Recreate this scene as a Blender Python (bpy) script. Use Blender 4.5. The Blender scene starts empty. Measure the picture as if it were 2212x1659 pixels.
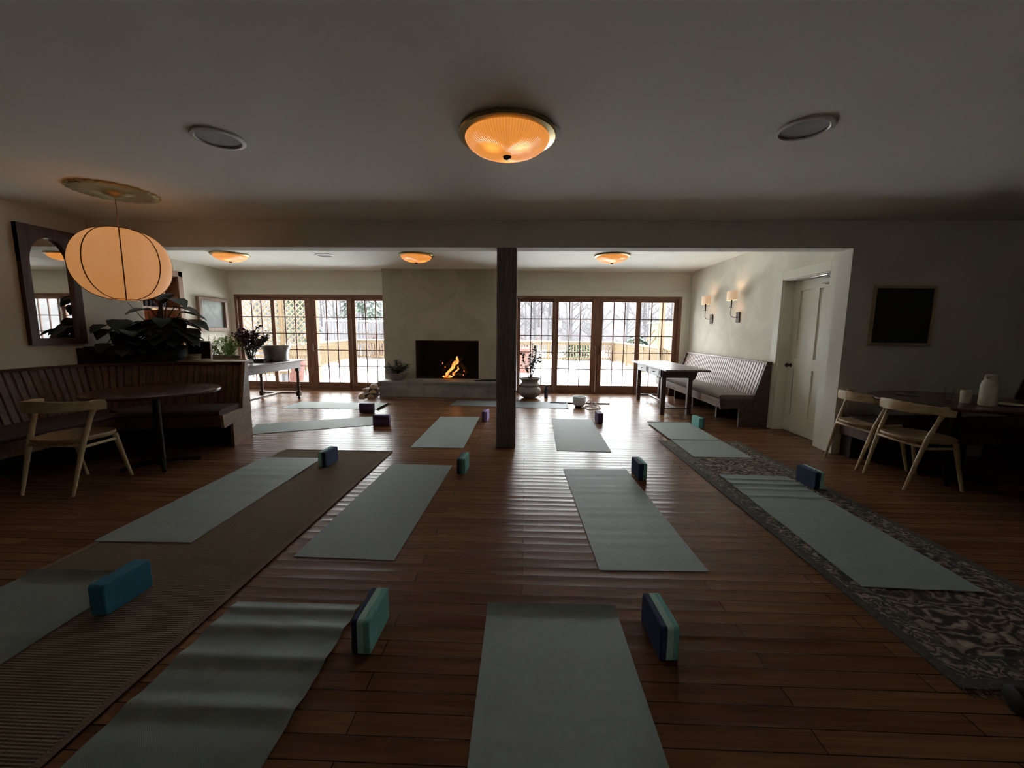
import bpy, bmesh, math, random
from mathutils import Vector, Matrix
from math import radians as rd, sin, cos, pi, tan, sqrt, atan2
random.seed(7)
COL = bpy.context.scene.collection
sc = bpy.context.scene

# ------------------------------------------------------------------ materials
def nt(name):
    m = bpy.data.materials.new(name); m.use_nodes = True
    n = m.node_tree.nodes; l = m.node_tree.links
    return m, n, l, n['Principled BSDF']

def mat(name, col, rough=.6, metal=0, var=.12, scale=8, bump=0, bscale=40, stretch=(1, 1, 1), spec=.5, emit=None, estr=0, sheen=0, trans=0):
    m, n, l, b = nt(name)
    tc = n.new('ShaderNodeTexCoord'); mp = n.new('ShaderNodeMapping'); mp.inputs['Scale'].default_value = stretch
    l.new(tc.outputs['Object'], mp.inputs[0])
    nz = n.new('ShaderNodeTexNoise'); nz.inputs['Scale'].default_value = scale; nz.inputs['Detail'].default_value = 5
    l.new(mp.outputs[0], nz.inputs['Vector'])
    rp = n.new('ShaderNodeValToRGB')
    c = Vector(col[:3])
    rp.color_ramp.elements[0].position = .3; rp.color_ramp.elements[1].position = .7
    rp.color_ramp.elements[0].color = (*(c*(1-var)), 1); rp.color_ramp.elements[1].color = (*[min(1, v) for v in c*(1+var)], 1)
    l.new(nz.outputs['Fac'], rp.inputs[0]); l.new(rp.outputs[0], b.inputs['Base Color'])
    b.inputs['Roughness'].default_value = rough; b.inputs['Metallic'].default_value = metal
    b.inputs['Specular IOR Level'].default_value = spec
    if trans: b.inputs['Transmission Weight'].default_value = trans
    if bump:
        n2 = n.new('ShaderNodeTexNoise'); n2.inputs['Scale'].default_value = bscale; n2.inputs['Detail'].default_value = 4
        l.new(mp.outputs[0], n2.inputs['Vector'])
        bp = n.new('ShaderNodeBump'); bp.inputs['Strength'].default_value = bump; bp.inputs['Distance'].default_value = .01
        l.new(n2.outputs['Fac'], bp.inputs['Height']); l.new(bp.outputs[0], b.inputs['Normal'])
    if emit:
        b.inputs['Emission Color'].default_value = (*emit, 1); b.inputs['Emission Strength'].default_value = estr
    return m

def wood(name, dark, light, rough=.45, axis=0, scale=3.0, stretch=14, bump=.15):
    """wood with streaky grain that runs along one object axis"""
    m, n, l, b = nt(name)
    tc = n.new('ShaderNodeTexCoord'); mp = n.new('ShaderNodeMapping')
    s = [stretch]*3; s[axis] = 1; mp.inputs['Scale'].default_value = s
    l.new(tc.outputs['Object'], mp.inputs[0])
    nz = n.new('ShaderNodeTexNoise'); nz.inputs['Scale'].default_value = scale; nz.inputs['Detail'].default_value = 8; nz.inputs['Distortion'].default_value = .6
    l.new(mp.outputs[0], nz.inputs['Vector'])
    rp = n.new('ShaderNodeValToRGB'); rp.color_ramp.elements[0].position = .35; rp.color_ramp.elements[1].position = .66
    rp.color_ramp.elements[0].color = (*dark, 1); rp.color_ramp.elements[1].color = (*light, 1)
    l.new(nz.outputs['Fac'], rp.inputs[0]); l.new(rp.outputs[0], b.inputs['Base Color'])
    b.inputs['Roughness'].default_value = rough
    bp = n.new('ShaderNodeBump'); bp.inputs['Strength'].default_value = bump; bp.inputs['Distance'].default_value = .004
    l.new(nz.outputs['Fac'], bp.inputs['Height']); l.new(bp.outputs[0], b.inputs['Normal'])
    return m

def math_n(n, l, op, a, b=None, clamp=False):
    x = n.new('ShaderNodeMath'); x.operation = op; x.use_clamp = clamp
    for i, v in enumerate((a, b)):
        if v is None: continue
        if isinstance(v, (int, float)): x.inputs[i].default_value = v
        else: l.new(v, x.inputs[i])
    return x.outputs[0]

def floor_material():
    m, n, l, b = nt('oak_floorboards')
    tc = n.new('ShaderNodeTexCoord')
    bw = .083
    br = n.new('ShaderNodeTexBrick'); l.new(tc.outputs['Object'], br.inputs['Vector'])
    br.offset = .37; br.offset_frequency = 2
    br.inputs['Scale'].default_value = 1; br.inputs['Brick Width'].default_value = 1.55; br.inputs['Row Height'].default_value = bw
    br.inputs['Mortar Size'].default_value = .0022; br.inputs['Mortar Smooth'].default_value = .2
    br.inputs['Color1'].default_value = (.175, .082, .042, 1); br.inputs['Color2'].default_value = (.255, .128, .066, 1)
    br.inputs['Mortar'].default_value = (.025, .01, .005, 1); br.inputs['Bias'].default_value = -.1
    mp = n.new('ShaderNodeMapping'); mp.inputs['Scale'].default_value = (1.2, 22, 1); l.new(tc.outputs['Object'], mp.inputs[0])
    nz = n.new('ShaderNodeTexNoise'); nz.inputs['Scale'].default_value = 2.2; nz.inputs['Detail'].default_value = 7; nz.inputs['Distortion'].default_value = .8
    l.new(mp.outputs[0], nz.inputs['Vector'])
    mx = n.new('ShaderNodeMixRGB'); mx.blend_type = 'MULTIPLY'; mx.inputs[0].default_value = .75
    rp = n.new('ShaderNodeValToRGB'); rp.color_ramp.elements[0].color = (.6, .57, .55, 1); rp.color_ramp.elements[1].color = (1.15, 1.12, 1.1, 1)
    rp.color_ramp.elements[0].position = .3; rp.color_ramp.elements[1].position = .7
    l.new(nz.outputs['Fac'], rp.inputs[0]); l.new(br.outputs['Color'], mx.inputs[1]); l.new(rp.outputs[0], mx.inputs[2])
    l.new(mx.outputs[0], b.inputs['Base Color'])
    # every board is cupped across its width, by an amount that differs from board to board
    sp = n.new('ShaderNodeSeparateXYZ'); l.new(tc.outputs['Object'], sp.inputs[0])
    row = math_n(n, l, 'DIVIDE', sp.outputs['Y'], bw)
    fr = math_n(n, l, 'FRACT', row)
    c = math_n(n, l, 'SUBTRACT', fr, .5); c2 = math_n(n, l, 'MULTIPLY', c, c)
    fl = math_n(n, l, 'FLOOR', row)
    wn = n.new('ShaderNodeTexWhiteNoise'); wn.noise_dimensions = '1D'; l.new(fl, wn.inputs['W'])
    lo = n.new('ShaderNodeTexNoise'); lo.inputs['Scale'].default_value = 1.1; lo.inputs['Detail'].default_value = 2
    mp2 = n.new('ShaderNodeMapping'); mp2.inputs['Scale'].default_value = (.8, 5, 1); l.new(tc.outputs['Object'], mp2.inputs[0]); l.new(mp2.outputs[0], lo.inputs['Vector'])
    amp = math_n(n, l, 'MULTIPLY', math_n(n, l, 'ADD', wn.outputs['Value'], .45), .0055)
    cup = math_n(n, l, 'MULTIPLY', c2, amp)
    cup = math_n(n, l, 'ADD', cup, math_n(n, l, 'MULTIPLY', lo.outputs['Fac'], .004))
    cup = math_n(n, l, 'ADD', cup, math_n(n, l, 'MULTIPLY', nz.outputs['Fac'], .0003))
    cup = math_n(n, l, 'SUBTRACT', cup, math_n(n, l, 'MULTIPLY', br.outputs['Fac'], .0012))
    bp = n.new('ShaderNodeBump'); bp.inputs['Strength'].default_value = 1; bp.inputs['Distance'].default_value = 1
    l.new(cup, bp.inputs['Height']); l.new(bp.outputs[0], b.inputs['Normal'])
    b.inputs['Roughness'].default_value = .26
    b.inputs['Specular IOR Level'].default_value = .12
    return m

def plaster(name, a, c, scale=1.6, bump=.12, rough=.85):
    m, n, l, b = nt(name)
    tc = n.new('ShaderNodeTexCoord')
    nz = n.new('ShaderNodeTexNoise'); nz.inputs['Scale'].default_value = scale; nz.inputs['Detail'].default_value = 7; nz.inputs['Distortion'].default_value = 1.2
    l.new(tc.outputs['Object'], nz.inputs['Vector'])
    rp = n.new('ShaderNodeValToRGB'); rp.color_ramp.elements[0].position = .36; rp.color_ramp.elements[1].position = .62
    rp.color_ramp.elements[0].color = (*a, 1); rp.color_ramp.elements[1].color = (*c, 1)
    l.new(nz.outputs['Fac'], rp.inputs[0]); l.new(rp.outputs[0], b.inputs['Base Color']); b.inputs['Roughness'].default_value = rough
    n2 = n.new('ShaderNodeTexNoise'); n2.inputs['Scale'].default_value = 14; n2.inputs['Detail'].default_value = 5
    l.new(tc.outputs['Object'], n2.inputs['Vector'])
    bp = n.new('ShaderNodeBump'); bp.inputs['Strength'].default_value = bump; bp.inputs['Distance'].default_value = .01
    l.new(n2.outputs['Fac'], bp.inputs['Height']); l.new(bp.outputs[0], b.inputs['Normal'])
    return m

def weave_material(name, c1, c2, sx, sy, rough=.9, bump=.5, mode='rib'):
    m, n, l, b = nt(name)
    tc = n.new('ShaderNodeTexCoord'); sp = n.new('ShaderNodeSeparateXYZ'); l.new(tc.outputs['Object'], sp.inputs[0])
    a = math_n(n, l, 'SINE', math_n(n, l, 'MULTIPLY', sp.outputs['X'], sx))
    c = math_n(n, l, 'SINE', math_n(n, l, 'MULTIPLY', sp.outputs['Y'], sy))
    f = math_n(n, l, 'MULTIPLY', a, c) if mode == 'weave' else math_n(n, l, 'ADD', math_n(n, l, 'MULTIPLY', a, .35), c)
    f = math_n(n, l, 'ADD', math_n(n, l, 'MULTIPLY', f, .5), .5, True)
    nz = n.new('ShaderNodeTexNoise'); nz.inputs['Scale'].default_value = 30; l.new(tc.outputs['Object'], nz.inputs['Vector'])
    f2 = math_n(n, l, 'ADD', math_n(n, l, 'MULTIPLY', f, .6), math_n(n, l, 'MULTIPLY', nz.outputs['Fac'], .4))
    rp = n.new('ShaderNodeValToRGB'); rp.color_ramp.elements[0].color = (*c1, 1); rp.color_ramp.elements[1].color = (*c2, 1)
    rp.color_ramp.elements[0].position = .2; rp.color_ramp.elements[1].position = .8
    l.new(f2, rp.inputs[0]); l.new(rp.outputs[0], b.inputs['Base Color']); b.inputs['Roughness'].default_value = rough
    b.inputs['Specular IOR Level'].default_value = .3 if rough > .61 else .42
    bp = n.new('ShaderNodeBump'); bp.inputs['Strength'].default_value = bump; bp.inputs['Distance'].default_value = .003
    l.new(f2, bp.inputs['Height']); l.new(bp.outputs[0], b.inputs['Normal'])
    return m

def persian_material(name, cols, scale, thr=(.48, .5, .72)):
    m, n, l, b = nt(name)
    tc = n.new('ShaderNodeTexCoord')
    nz = n.new('ShaderNodeTexNoise'); nz.inputs['Scale'].default_value = scale*.55; nz.inputs['Detail'].default_value = 2
    l.new(tc.outputs['Object'], nz.inputs['Vector'])
    vm = n.new('ShaderNodeMixRGB'); vm.inputs[0].default_value = .2; l.new(tc.outputs['Object'], vm.inputs[1]); l.new(nz.outputs['Color'], vm.inputs[2])
    wv = n.new('ShaderNodeTexWave'); wv.wave_type = 'RINGS'; wv.inputs['Scale'].default_value = scale*.55; wv.inputs['Distortion'].default_value = 9
    wv.inputs['Detail'].default_value = 3; wv.inputs['Detail Scale'].default_value = 2.2
    l.new(vm.outputs[0], wv.inputs['Vector'])
    vo = n.new('ShaderNodeTexVoronoi'); vo.feature = 'DISTANCE_TO_EDGE'; vo.inputs['Scale'].default_value = scale*1.3; l.new(vm.outputs[0], vo.inputs['Vector'])
    f = math_n(n, l, 'ADD', math_n(n, l, 'MULTIPLY', wv.outputs['Fac'], .65), math_n(n, l, 'MULTIPLY', vo.outputs['Distance'], 1.1), True)
    rp = n.new('ShaderNodeValToRGB'); rp.color_ramp.interpolation = 'EASE'
    e = rp.color_ramp.elements; e[0].color = (*cols[0], 1); e[0].position = .2; e[1].color = (*cols[3], 1); e[1].position = 1.0
    for p, c in ((thr[0], cols[1]), (thr[2], cols[2])):
        x = e.new(p); x.color = (*c, 1)
    l.new(f, rp.inputs[0]); l.new(rp.outputs[0], b.inputs['Base Color']); b.inputs['Roughness'].default_value = .95
    b.inputs['Specular IOR Level'].default_value = .15
    bp = n.new('ShaderNodeBump'); bp.inputs['Strength'].default_value = .4; bp.inputs['Distance'].default_value = .003
    l.new(f, bp.inputs['Height']); l.new(bp.outputs[0], b.inputs['Normal'])
    return m

def glow_glass(name, col, strength):
    """ribbed translucent lamp glass; the bulbs behind it show as brighter spots"""
    m, n, l, b = nt(name)
    tc = n.new('ShaderNodeTexCoord'); sp = n.new('ShaderNodeSeparateXYZ'); l.new(tc.outputs['Object'], sp.inputs[0])
    an = math_n(n, l, 'ARCTAN2', sp.outputs['Y'], sp.outputs['X'])
    rib = math_n(n, l, 'SINE', math_n(n, l, 'MULTIPLY', an, 90))
    nz = n.new('ShaderNodeTexNoise'); nz.inputs['Scale'].default_value = 45; l.new(tc.outputs['Object'], nz.inputs['Vector'])
    spots = None
    for (x, y) in ((.08, -.08), (-.08, -.08), (.0, .11)):
        d = n.new('ShaderNodeVectorMath'); d.operation = 'DISTANCE'; l.new(tc.outputs['Object'], d.inputs[0]); d.inputs[1].default_value = (x, y, -.085)
        g = math_n(n, l, 'SUBTRACT', 1, math_n(n, l, 'MULTIPLY', d.outputs['Value'], 11), True)
        g = math_n(n, l, 'MULTIPLY', g, g)
        spots = g if spots is None else math_n(n, l, 'ADD', spots, g)
    e = math_n(n, l, 'ADD', math_n(n, l, 'ADD', .78, math_n(n, l, 'MULTIPLY', rib, .13)), math_n(n, l, 'MULTIPLY', nz.outputs['Fac'], .35))
    e = math_n(n, l, 'ADD', e, math_n(n, l, 'MULTIPLY', spots, 3.0))
    l.new(math_n(n, l, 'MULTIPLY', e, strength), b.inputs['Emission Strength'])
    b.inputs['Emission Color'].default_value = (*col, 1)
    b.inputs['Base Color'].default_value = (.62, .42, .25, 1); b.inputs['Roughness'].default_value = .15
    bp = n.new('ShaderNodeBump'); bp.inputs['Strength'].default_value = .4; bp.inputs['Distance'].default_value = .004
    l.new(rib, bp.inputs['Height']); l.new(bp.outputs[0], b.inputs['Normal'])
    return m

def glass(name, tint=(1, 1, 1), rough=0.0):
    """thin clear pane: mostly lets light straight through, with a Fresnel reflection"""
    m = bpy.data.materials.new(name); m.use_nodes = True; n = m.node_tree.nodes; l = m.node_tree.links
    n.remove(n['Principled BSDF'])
    tr = n.new('ShaderNodeBsdfTransparent'); tr.inputs[0].default_value = (*tint, 1)
    gl = n.new('ShaderNodeBsdfGlossy'); gl.inputs['Roughness'].default_value = rough
    fr = n.new('ShaderNodeFresnel'); fr.inputs[0].default_value = 1.25
    mx = n.new('ShaderNodeMixShader'); l.new(fr.outputs[0], mx.inputs[0]); l.new(tr.outputs[0], mx.inputs[1]); l.new(gl.outputs[0], mx.inputs[2])
    l.new(mx.outputs[0], n['Material Output'].inputs[0])
    return m

def leafy(name, col, var=.35, rough=.45):
    return mat(name, col, rough, 0, var, 12, 0)

M = {}
M['floor'] = floor_material()
M['wall'] = plaster('cream_plaster_wall', (.66, .63, .53), (.78, .75, .64))
M['wall_smooth'] = plaster('cream_painted_wall', (.68, .65, .56), (.74, .71, .62), 1.0, .06)
M['ceiling'] = plaster('off_white_ceiling', (.84, .83, .74), (.88, .87, .78), .8, .05)
M['chimney'] = plaster('greige_plaster_chimney', (.40, .36, .28), (.48, .44, .35), 1.5, .2)
M['hearth'] = plaster('grey_stone_hearth', (.24, .235, .22), (.34, .33, .31), 3.5, .25, .6)
M['white_trim'] = mat('cream_painted_trim', (.74, .72, .61), .45, var=.03)
M['white_door'] = mat('cream_painted_door', (.74, .71, .59), .42, var=.03)
M['post'] = wood('rough_sawn_dark_post', (.13, .112, .105), (.27, .235, .22), .7, 2, 4, 22, .8)
M['window_wood'] = wood('reddish_fir_window_wood', (.15, .065, .038), (.30, .15, .09), .5, 2, 3, 12, .1)
M['window_wood_x'] = wood('reddish_fir_window_wood_across', (.15, .065, .038), (.30, .15, .09), .5, 0, 3, 12, .1)
M['muntin'] = mat('reddish_muntin_wood', (.17, .075, .05), .5)
M['brushed_brass'] = mat('brushed_brass', (.55, .45, .22), .28, 1, .1, 30)
M['pane'] = glass('window_glass', (.97, .985, .98))
M['mirror'] = mat('mirror_silver', (.82, .84, .82), .015, 1, .01)
M['mirror_wood'] = wood('dark_mirror_frame_wood', (.05, .022, .015), (.10, .045, .03), .35, 2)
M['banq_wood'] = wood('dark_brown_beadboard', (.075, .037, .022), (.16, .085, .05), .42, 2, 3, 18)
M['bench_board'] = wood('brown_beadboard_sheen', (.27, .185, .15), (.38, .28, .23), .36, 2, 3, 18)
M['end_wood'] = wood('brown_bench_end_panel', (.17, .105, .065), (.27, .18, .115), .5, 1, 3, 10)
M['dark_bench'] = wood('dark_bench_end_panel', (.07, .045, .035), (.13, .085, .065), .5, 1, 3, 10)
M['cushion'] = mat('taupe_wool_cushion', (.21, .175, .15), .95, var=.15, scale=40, bump=.3, bscale=200)
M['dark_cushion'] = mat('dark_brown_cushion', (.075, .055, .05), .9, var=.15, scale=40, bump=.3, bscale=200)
M['oak'] = wood('pale_oak_chair', (.42, .30, .16), (.60, .45, .26), .4, 2, 3, 10)
M['oak_x'] = wood('pale_oak_chair_rail', (.42, .30, .16), (.60, .45, .26), .4, 0, 3, 10, .05)
M['oak_seat'] = wood('pale_oak_seat', (.36, .23, .12), (.50, .34, .19), .38, 1, 3, 10)
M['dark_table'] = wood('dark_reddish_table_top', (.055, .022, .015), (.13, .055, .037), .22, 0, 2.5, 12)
M['iron'] = mat('black_cast_iron', (.015, .015, .015), .45, .6)
M['black'] = mat('black_matte', (.012, .012, .014), .6)
M['grey_table'] = wood('weathered_grey_brown_table', (.13, .11, .10), (.24, .205, .185), .36, 1, 3, 12)
M['dark_leg'] = wood('dark_turned_leg', (.06, .035, .026), (.12, .07, .05), .4, 2)
M['sofa_table'] = wood('mauve_brown_table', (.17, .12, .105), (.26, .19, .165), .32, 1, 3, 14)
M['mat_grey'] = weave_material('sage_grey_yoga_mat', (.23, .275, .26), (.335, .395, .375), 900, 900, .6, .25, 'weave')
M['mat_dark'] = weave_material('slate_grey_yoga_mat', (.19, .225, .215), (.28, .33, .315), 900, 900, .62, .25, 'weave')
M['mat_charcoal'] = weave_material('charcoal_yoga_mat', (.10, .12, .13), (.17, .20, .21), 900, 900, .6, .25, 'weave')
M['sisal'] = weave_material('ribbed_brown_sisal', (.12, .085, .052), (.215, .16, .105), 300, 520, .95, .9)
M['sisal_band'] = mat('brown_rug_binding', (.19, .13, .08), .9, bump=.4, bscale=150)
M['rug_field'] = persian_material('persian_field', ((.05, .045, .038), (.13, .09, .07), (.26, .21, .165), (.38, .33, .26)), 12)
M['rug_border'] = persian_material('persian_border', ((.06, .065, .055), (.11, .095, .07), (.26, .21, .16), (.42, .36, .29)), 17)
M['rug_guard'] = mat('persian_guard_stripe', (.075, .07, .052), .95, var=.4, scale=60)
M['navy'] = mat('navy_foam', (.012, .035, .095), .8, var=.25, scale=60)
M['blue'] = mat('bright_blue_foam', (.02, .17, .28), .75, var=.1, scale=60)
M['teal'] = mat('teal_foam', (.19, .48, .44), .8, var=.12, scale=60)
M['mint'] = mat('pale_mint_foam', (.40, .64, .55), .8, var=.1, scale=60)
M['deepteal'] = mat('dark_teal_foam', (.06, .19, .18), .8, var=.1, scale=60)
M['purple'] = mat('purple_foam', (.10, .06, .15), .7, var=.12, scale=60)
M['lilac'] = mat('lilac_foam', (.36, .26, .62), .75, var=.1, scale=60)
M['lamp_glass'] = glow_glass('amber_ribbed_lamp_glass', (1.0, .34, .055), .75)
M['knob_bronze'] = mat('dark_bronze', (.06, .045, .03), .3, .8)
M['lantern'] = mat('cocoon_lantern_skin', (.72, .56, .42), .7, var=.05, scale=6, emit=(1.0, .42, .13), estr=.42)
M['lantern_rib'] = mat('lantern_rib_wire', (.10, .06, .035), .5)
M['sconce_shade'] = mat('linen_sconce_shade', (.80, .70, .58), .8, var=.05, emit=(1.0, .55, .28), estr=.35)
M['steel'] = mat('brushed_steel', (.55, .55, .54), .3, 1)
M['pewter'] = mat('hammered_pewter', (.33, .32, .31), .34, .9, .12, 20)
M['speaker_grille'] = mat('speaker_grille_grey', (.33, .33, .32), .6, bump=.4, bscale=400)
M['speaker_rim'] = mat('white_plastic_rim', (.75, .74, .70), .4)
M['gold_frame'] = wood('worn_gilt_frame', (.15, .09, .055), (.33, .22, .15), .4, 2)
M['stone_pot'] = mat('stone_grey_ceramic', (.27, .26, .245), .6, var=.12, scale=14, bump=.2)
M['white_ceramic'] = mat('cream_ceramic', (.64, .60, .47), .4)
M['frosted'] = mat('frosted_quartz', (.78, .84, .84), .35, var=.04, trans=.25)
M['white_metal'] = mat('white_rods', (.85, .84, .80), .4)
M['bottle'] = mat('dark_blue_grey_bottle', (.05, .055, .10), .3)
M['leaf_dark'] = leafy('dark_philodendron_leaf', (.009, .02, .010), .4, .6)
M['leaf_mid'] = leafy('bright_green_foliage', (.28, .44, .10), .4)
M['leaf_grey'] = leafy('grey_green_foliage', (.10, .14, .09), .4)
M['leaf_purple'] = leafy('purple_brown_foliage', (.085, .035, .05), .5)
M['leaf_olive'] = leafy('olive_green_foliage', (.06, .075, .045), .5)
M['stem'] = mat('brown_stem', (.07, .05, .035), .7)
M['soil'] = mat('dark_soil', (.04, .03, .02), .95, bump=.6)
M['trough'] = wood('dark_wooden_trough', (.10, .06, .035), (.22, .145, .09), .5, 0)
M['clear_glass'] = mat('thick_clear_glass', (.9, .94, .92), .03, var=.01, trans=.95)
M['log_bark'] = mat('log_bark', (.17, .11, .07), .9, var=.4, scale=20, bump=.8)
M['log_cut'] = mat('split_log_wood', (.58, .43, .27), .8, var=.18, scale=15)
M['charred'] = mat('charred_wood', (.02, .016, .014), .9, bump=.8)
M['ember'] = mat('glowing_ember', (.2, .05, .02), .8, emit=(1, .22, .05), estr=1.2)
M['firebox'] = mat('soot_black_firebox', (.014, .013, .013), .85, var=.3, scale=6, bump=.4)
M['niche_wood'] = wood('warm_cherry_cabinet', (.10, .04, .018), (.22, .095, .045), .4, 2)
M['casing_wood'] = wood('pinkish_wood_casing', (.32, .20, .15), (.44, .30, .23), .4, 2)
M['picture_dark'] = mat('dark_print', (.012, .016, .022), .3, var=.5, scale=3)
M['snow'] = mat('snow', (.80, .82, .84), .8, var=.03, scale=1, bump=.4, bscale=3)
M['cedar'] = wood('yellow_cedar', (.062, .037, .013), (.098, .061, .024), .7, 2, 3, 10)
M['pale_cedar'] = wood('pale_yellow_lattice', (.075, .055, .027), (.105, .079, .041), .7, 2, 3, 10)
M['terracotta'] = mat('terracotta', (.10, .036, .026), .8)
M['grey_fence'] = wood('weathered_grey_fence', (.045, .041, .043), (.072, .067, .07), .9, 2, 3, 10)
M['bark'] = mat('pale_grey_bark', (.042, .038, .040), .95, var=.3, scale=10)
M['evergreen'] = leafy('evergreen_needles', (.028, .044, .028), .5, .8)
M['hill'] = mat('winter_hillside', (.041, .037, .040), .95, var=.35, scale=.8)
M['shed'] = wood('pale_green_shed_boards', (.07, .08, .048), (.095, .105, .065), .8, 2, 3, 10)
M['shrub_brown'] = leafy('reddish_winter_shrub', (.06, .03, .022), .4, .9)
M['siding'] = wood('dark_exterior_siding', (.10, .09, .08), (.16, .14, .13), .8, 0)

def flame_material():
    m, n, l, b = nt('flame')
    tc = n.new('ShaderNodeTexCoord')
    nz = n.new('ShaderNodeTexNoise'); nz.inputs['Scale'].default_value = 14; nz.inputs['Detail'].default_value = 4; l.new(tc.outputs['Object'], nz.inputs['Vector'])
    rp = n.new('ShaderNodeValToRGB'); rp.color_ramp.elements[0].position = .35; rp.color_ramp.elements[1].position = .65
    rp.color_ramp.elements[0].color = (1, .10, .015, 1); rp.color_ramp.elements[1].color = (1, .52, .12, 1)
    l.new(nz.outputs['Fac'], rp.inputs[0]); l.new(rp.outputs[0], b.inputs['Emission Color']); b.inputs['Emission Strength'].default_value = 1.8
    b.inputs['Base Color'].default_value = (0, 0, 0, 1)
    return m
M['flame'] = flame_material()

def painting_material():
    m, n, l, b = nt('faded_landscape_painting')
    tc = n.new('ShaderNodeTexCoord'); sp = n.new('ShaderNodeSeparateXYZ'); l.new(tc.outputs['Object'], sp.inputs[0])
    nz = n.new('ShaderNodeTexNoise'); nz.inputs['Scale'].default_value = 9; nz.inputs['Detail'].default_value = 7; l.new(tc.outputs['Object'], nz.inputs['Vector'])
    f = math_n(n, l, 'ADD', math_n(n, l, 'MULTIPLY', sp.outputs['Z'], 1.1), math_n(n, l, 'MULTIPLY', nz.outputs['Fac'], .9))
    rp = n.new('ShaderNodeValToRGB'); e = rp.color_ramp.elements
    e[0].position = .2; e[0].color = (.16, .17, .17, 1); e[1].position = .75; e[1].color = (.36, .42, .36, 1)
    x = e.new(.42); x.color = (.17, .20, .17, 1)
    l.new(f, rp.inputs[0]); l.new(rp.outputs[0], b.inputs['Base Color']); b.inputs['Roughness'].default_value = .35
    return m
M['painting'] = painting_material()

# ------------------------------------------------------------------ mesh builder
class MB:
    def __init__(self): self.v = []; self.f = []; self.sm = []
    def add(self, vs, fs, smooth=False):
        o = len(self.v); self.v += [tuple(p) for p in vs]
        self.f += [tuple(i+o for i in f) for f in fs]; self.sm += [smooth]*len(fs)
        return self
    def box(self, x0, x1, y0, y1, z0, z1, bev=0, Mx=None):
        bm = bmesh.new(); bmesh.ops.create_cube(bm, size=1)
        for v in bm.verts: v.co = Vector(((x0+x1)/2+v.co.x*(x1-x0), (y0+y1)/2+v.co.y*(y1-y0), (z0+z1)/2+v.co.z*(z1-z0)))
        if bev: bmesh.ops.bevel(bm, geom=bm.edges[:], offset=bev, segments=3 if bev > .008 else 1, profile=.5, affect='EDGES')
        return self.frombm(bm, Mx, bev > .008)
    def frombm(self, bm, Mx=None, smooth=False):
        if Mx is not None: bm.transform(Mx)
        bm.verts.ensure_lookup_table(); bm.verts.index_update()
        self.add([v.co[:] for v in bm.verts], [[v.index for v in f.verts] for f in bm.faces], smooth); bm.free()
        return self
    def tube(self, pts, r, seg=10, cap=True, smooth=True):
        pts = [Vector(p) for p in pts]; n = len(pts)
        rs = r if isinstance(r, (list, tuple)) else [r]*n
        vs = []; up = None
        for i, p in enumerate(pts):
            d = (pts[min(i+1, n-1)]-pts[max(i-1, 0)]).normalized()
            if up is None:
                up = Vector((0, 0, 1)) if abs(d.z) < .9 else Vector((1, 0, 0))
            a = d.cross(up).normalized(); b_ = a.cross(d).normalized(); up = b_
            for k in range(seg):
                t = 2*pi*k/seg; vs.append(p+(a*cos(t)+b_*sin(t))*rs[i])
        fs = [(i*seg+k, i*seg+(k+1) % seg, (i+1)*seg+(k+1) % seg, (i+1)*seg+k) for i in range(n-1) for k in range(seg)]
        if cap: fs += [tuple(range(seg))[::-1], tuple((n-1)*seg+k for k in range(seg))]
        return self.add(vs, fs, smooth)
    def lathe(self, prof, c=(0, 0, 0), seg=32, sx=1, sy=1, rib=0, nrib=0, smooth=True, closed=False):
        vs = []; n = len(prof)
        for (r, z) in prof:
            for k in range(seg):
                t = 2*pi*k/seg; rr = r*(1+(rib*cos(nrib*t) if nrib else 0)); vs.append((c[0]+rr*cos(t)*sx, c[1]+rr*sin(t)*sy, c[2]+z))
        fs = [(i*seg+k, i*seg+(k+1) % seg, (i+1)*seg+(k+1) % seg, (i+1)*seg+k) for i in range(n-1) for k in range(seg)]
        if prof[0][0] > 1e-5 and not closed: fs.append(tuple(range(seg))[::-1])
        if prof[-1][0] > 1e-5 and not closed: fs.append(tuple((n-1)*seg+k for k in range(seg)))
        return self.add(vs, fs, smooth)
    def prism(self, poly, axis, a, b_):
        """extrude a 2D polygon along an axis: axis x -> poly is (y,z), y -> (x,z), z -> (x,y)"""
        def p(u, v, w): return {'x': (w, u, v), 'y': (u, w, v), 'z': (u, v, w)}[axis]
        n = len(poly); vs = [p(u, v, a) for u, v in poly]+[p(u, v, b_) for u, v in poly]
        fs = [tuple(range(n)), tuple(range(2*n-1, n-1, -1))]+[(i, i+n, (i+1) % n+n, (i+1) % n) for i in range(n)]
        return self.add(vs, fs)
    def loft(self, rings, cap=True, smooth=False):
        s = len(rings[0]); vs = [p for r in rings for p in r]
        fs = [(i*s+k, i*s+(k+1) % s, (i+1)*s+(k+1) % s, (i+1)*s+k) for i in range(len(rings)-1) for k in range(s)]
        if cap: fs += [tuple(range(s))[::-1], tuple((len(rings)-1)*s+k for k in range(s))]
        return self.add(vs, fs, smooth)
    def build(self, name, m, parent=None, Mx=None):
        me = bpy.data.meshes.new(name); me.from_pydata(self.v, [], self.f)
        me.polygons.foreach_set('use_smooth', self.sm); me.update()
        bm = bmesh.new(); bm.from_mesh(me); bmesh.ops.recalc_face_normals(bm, faces=bm.faces[:]); bm.to_mesh(me); bm.free()
        if any(self.sm):
            try: me.set_sharp_from_angle(angle=rd(40))
            except Exception: pass
        if Mx is not None: me.transform(Mx)
        me.materials.append(m if not isinstance(m, str) else M[m])
        o = bpy.data.objects.new(name, me); COL.objects.link(o)
        if parent is not None: o.parent = parent
        return o

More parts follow.
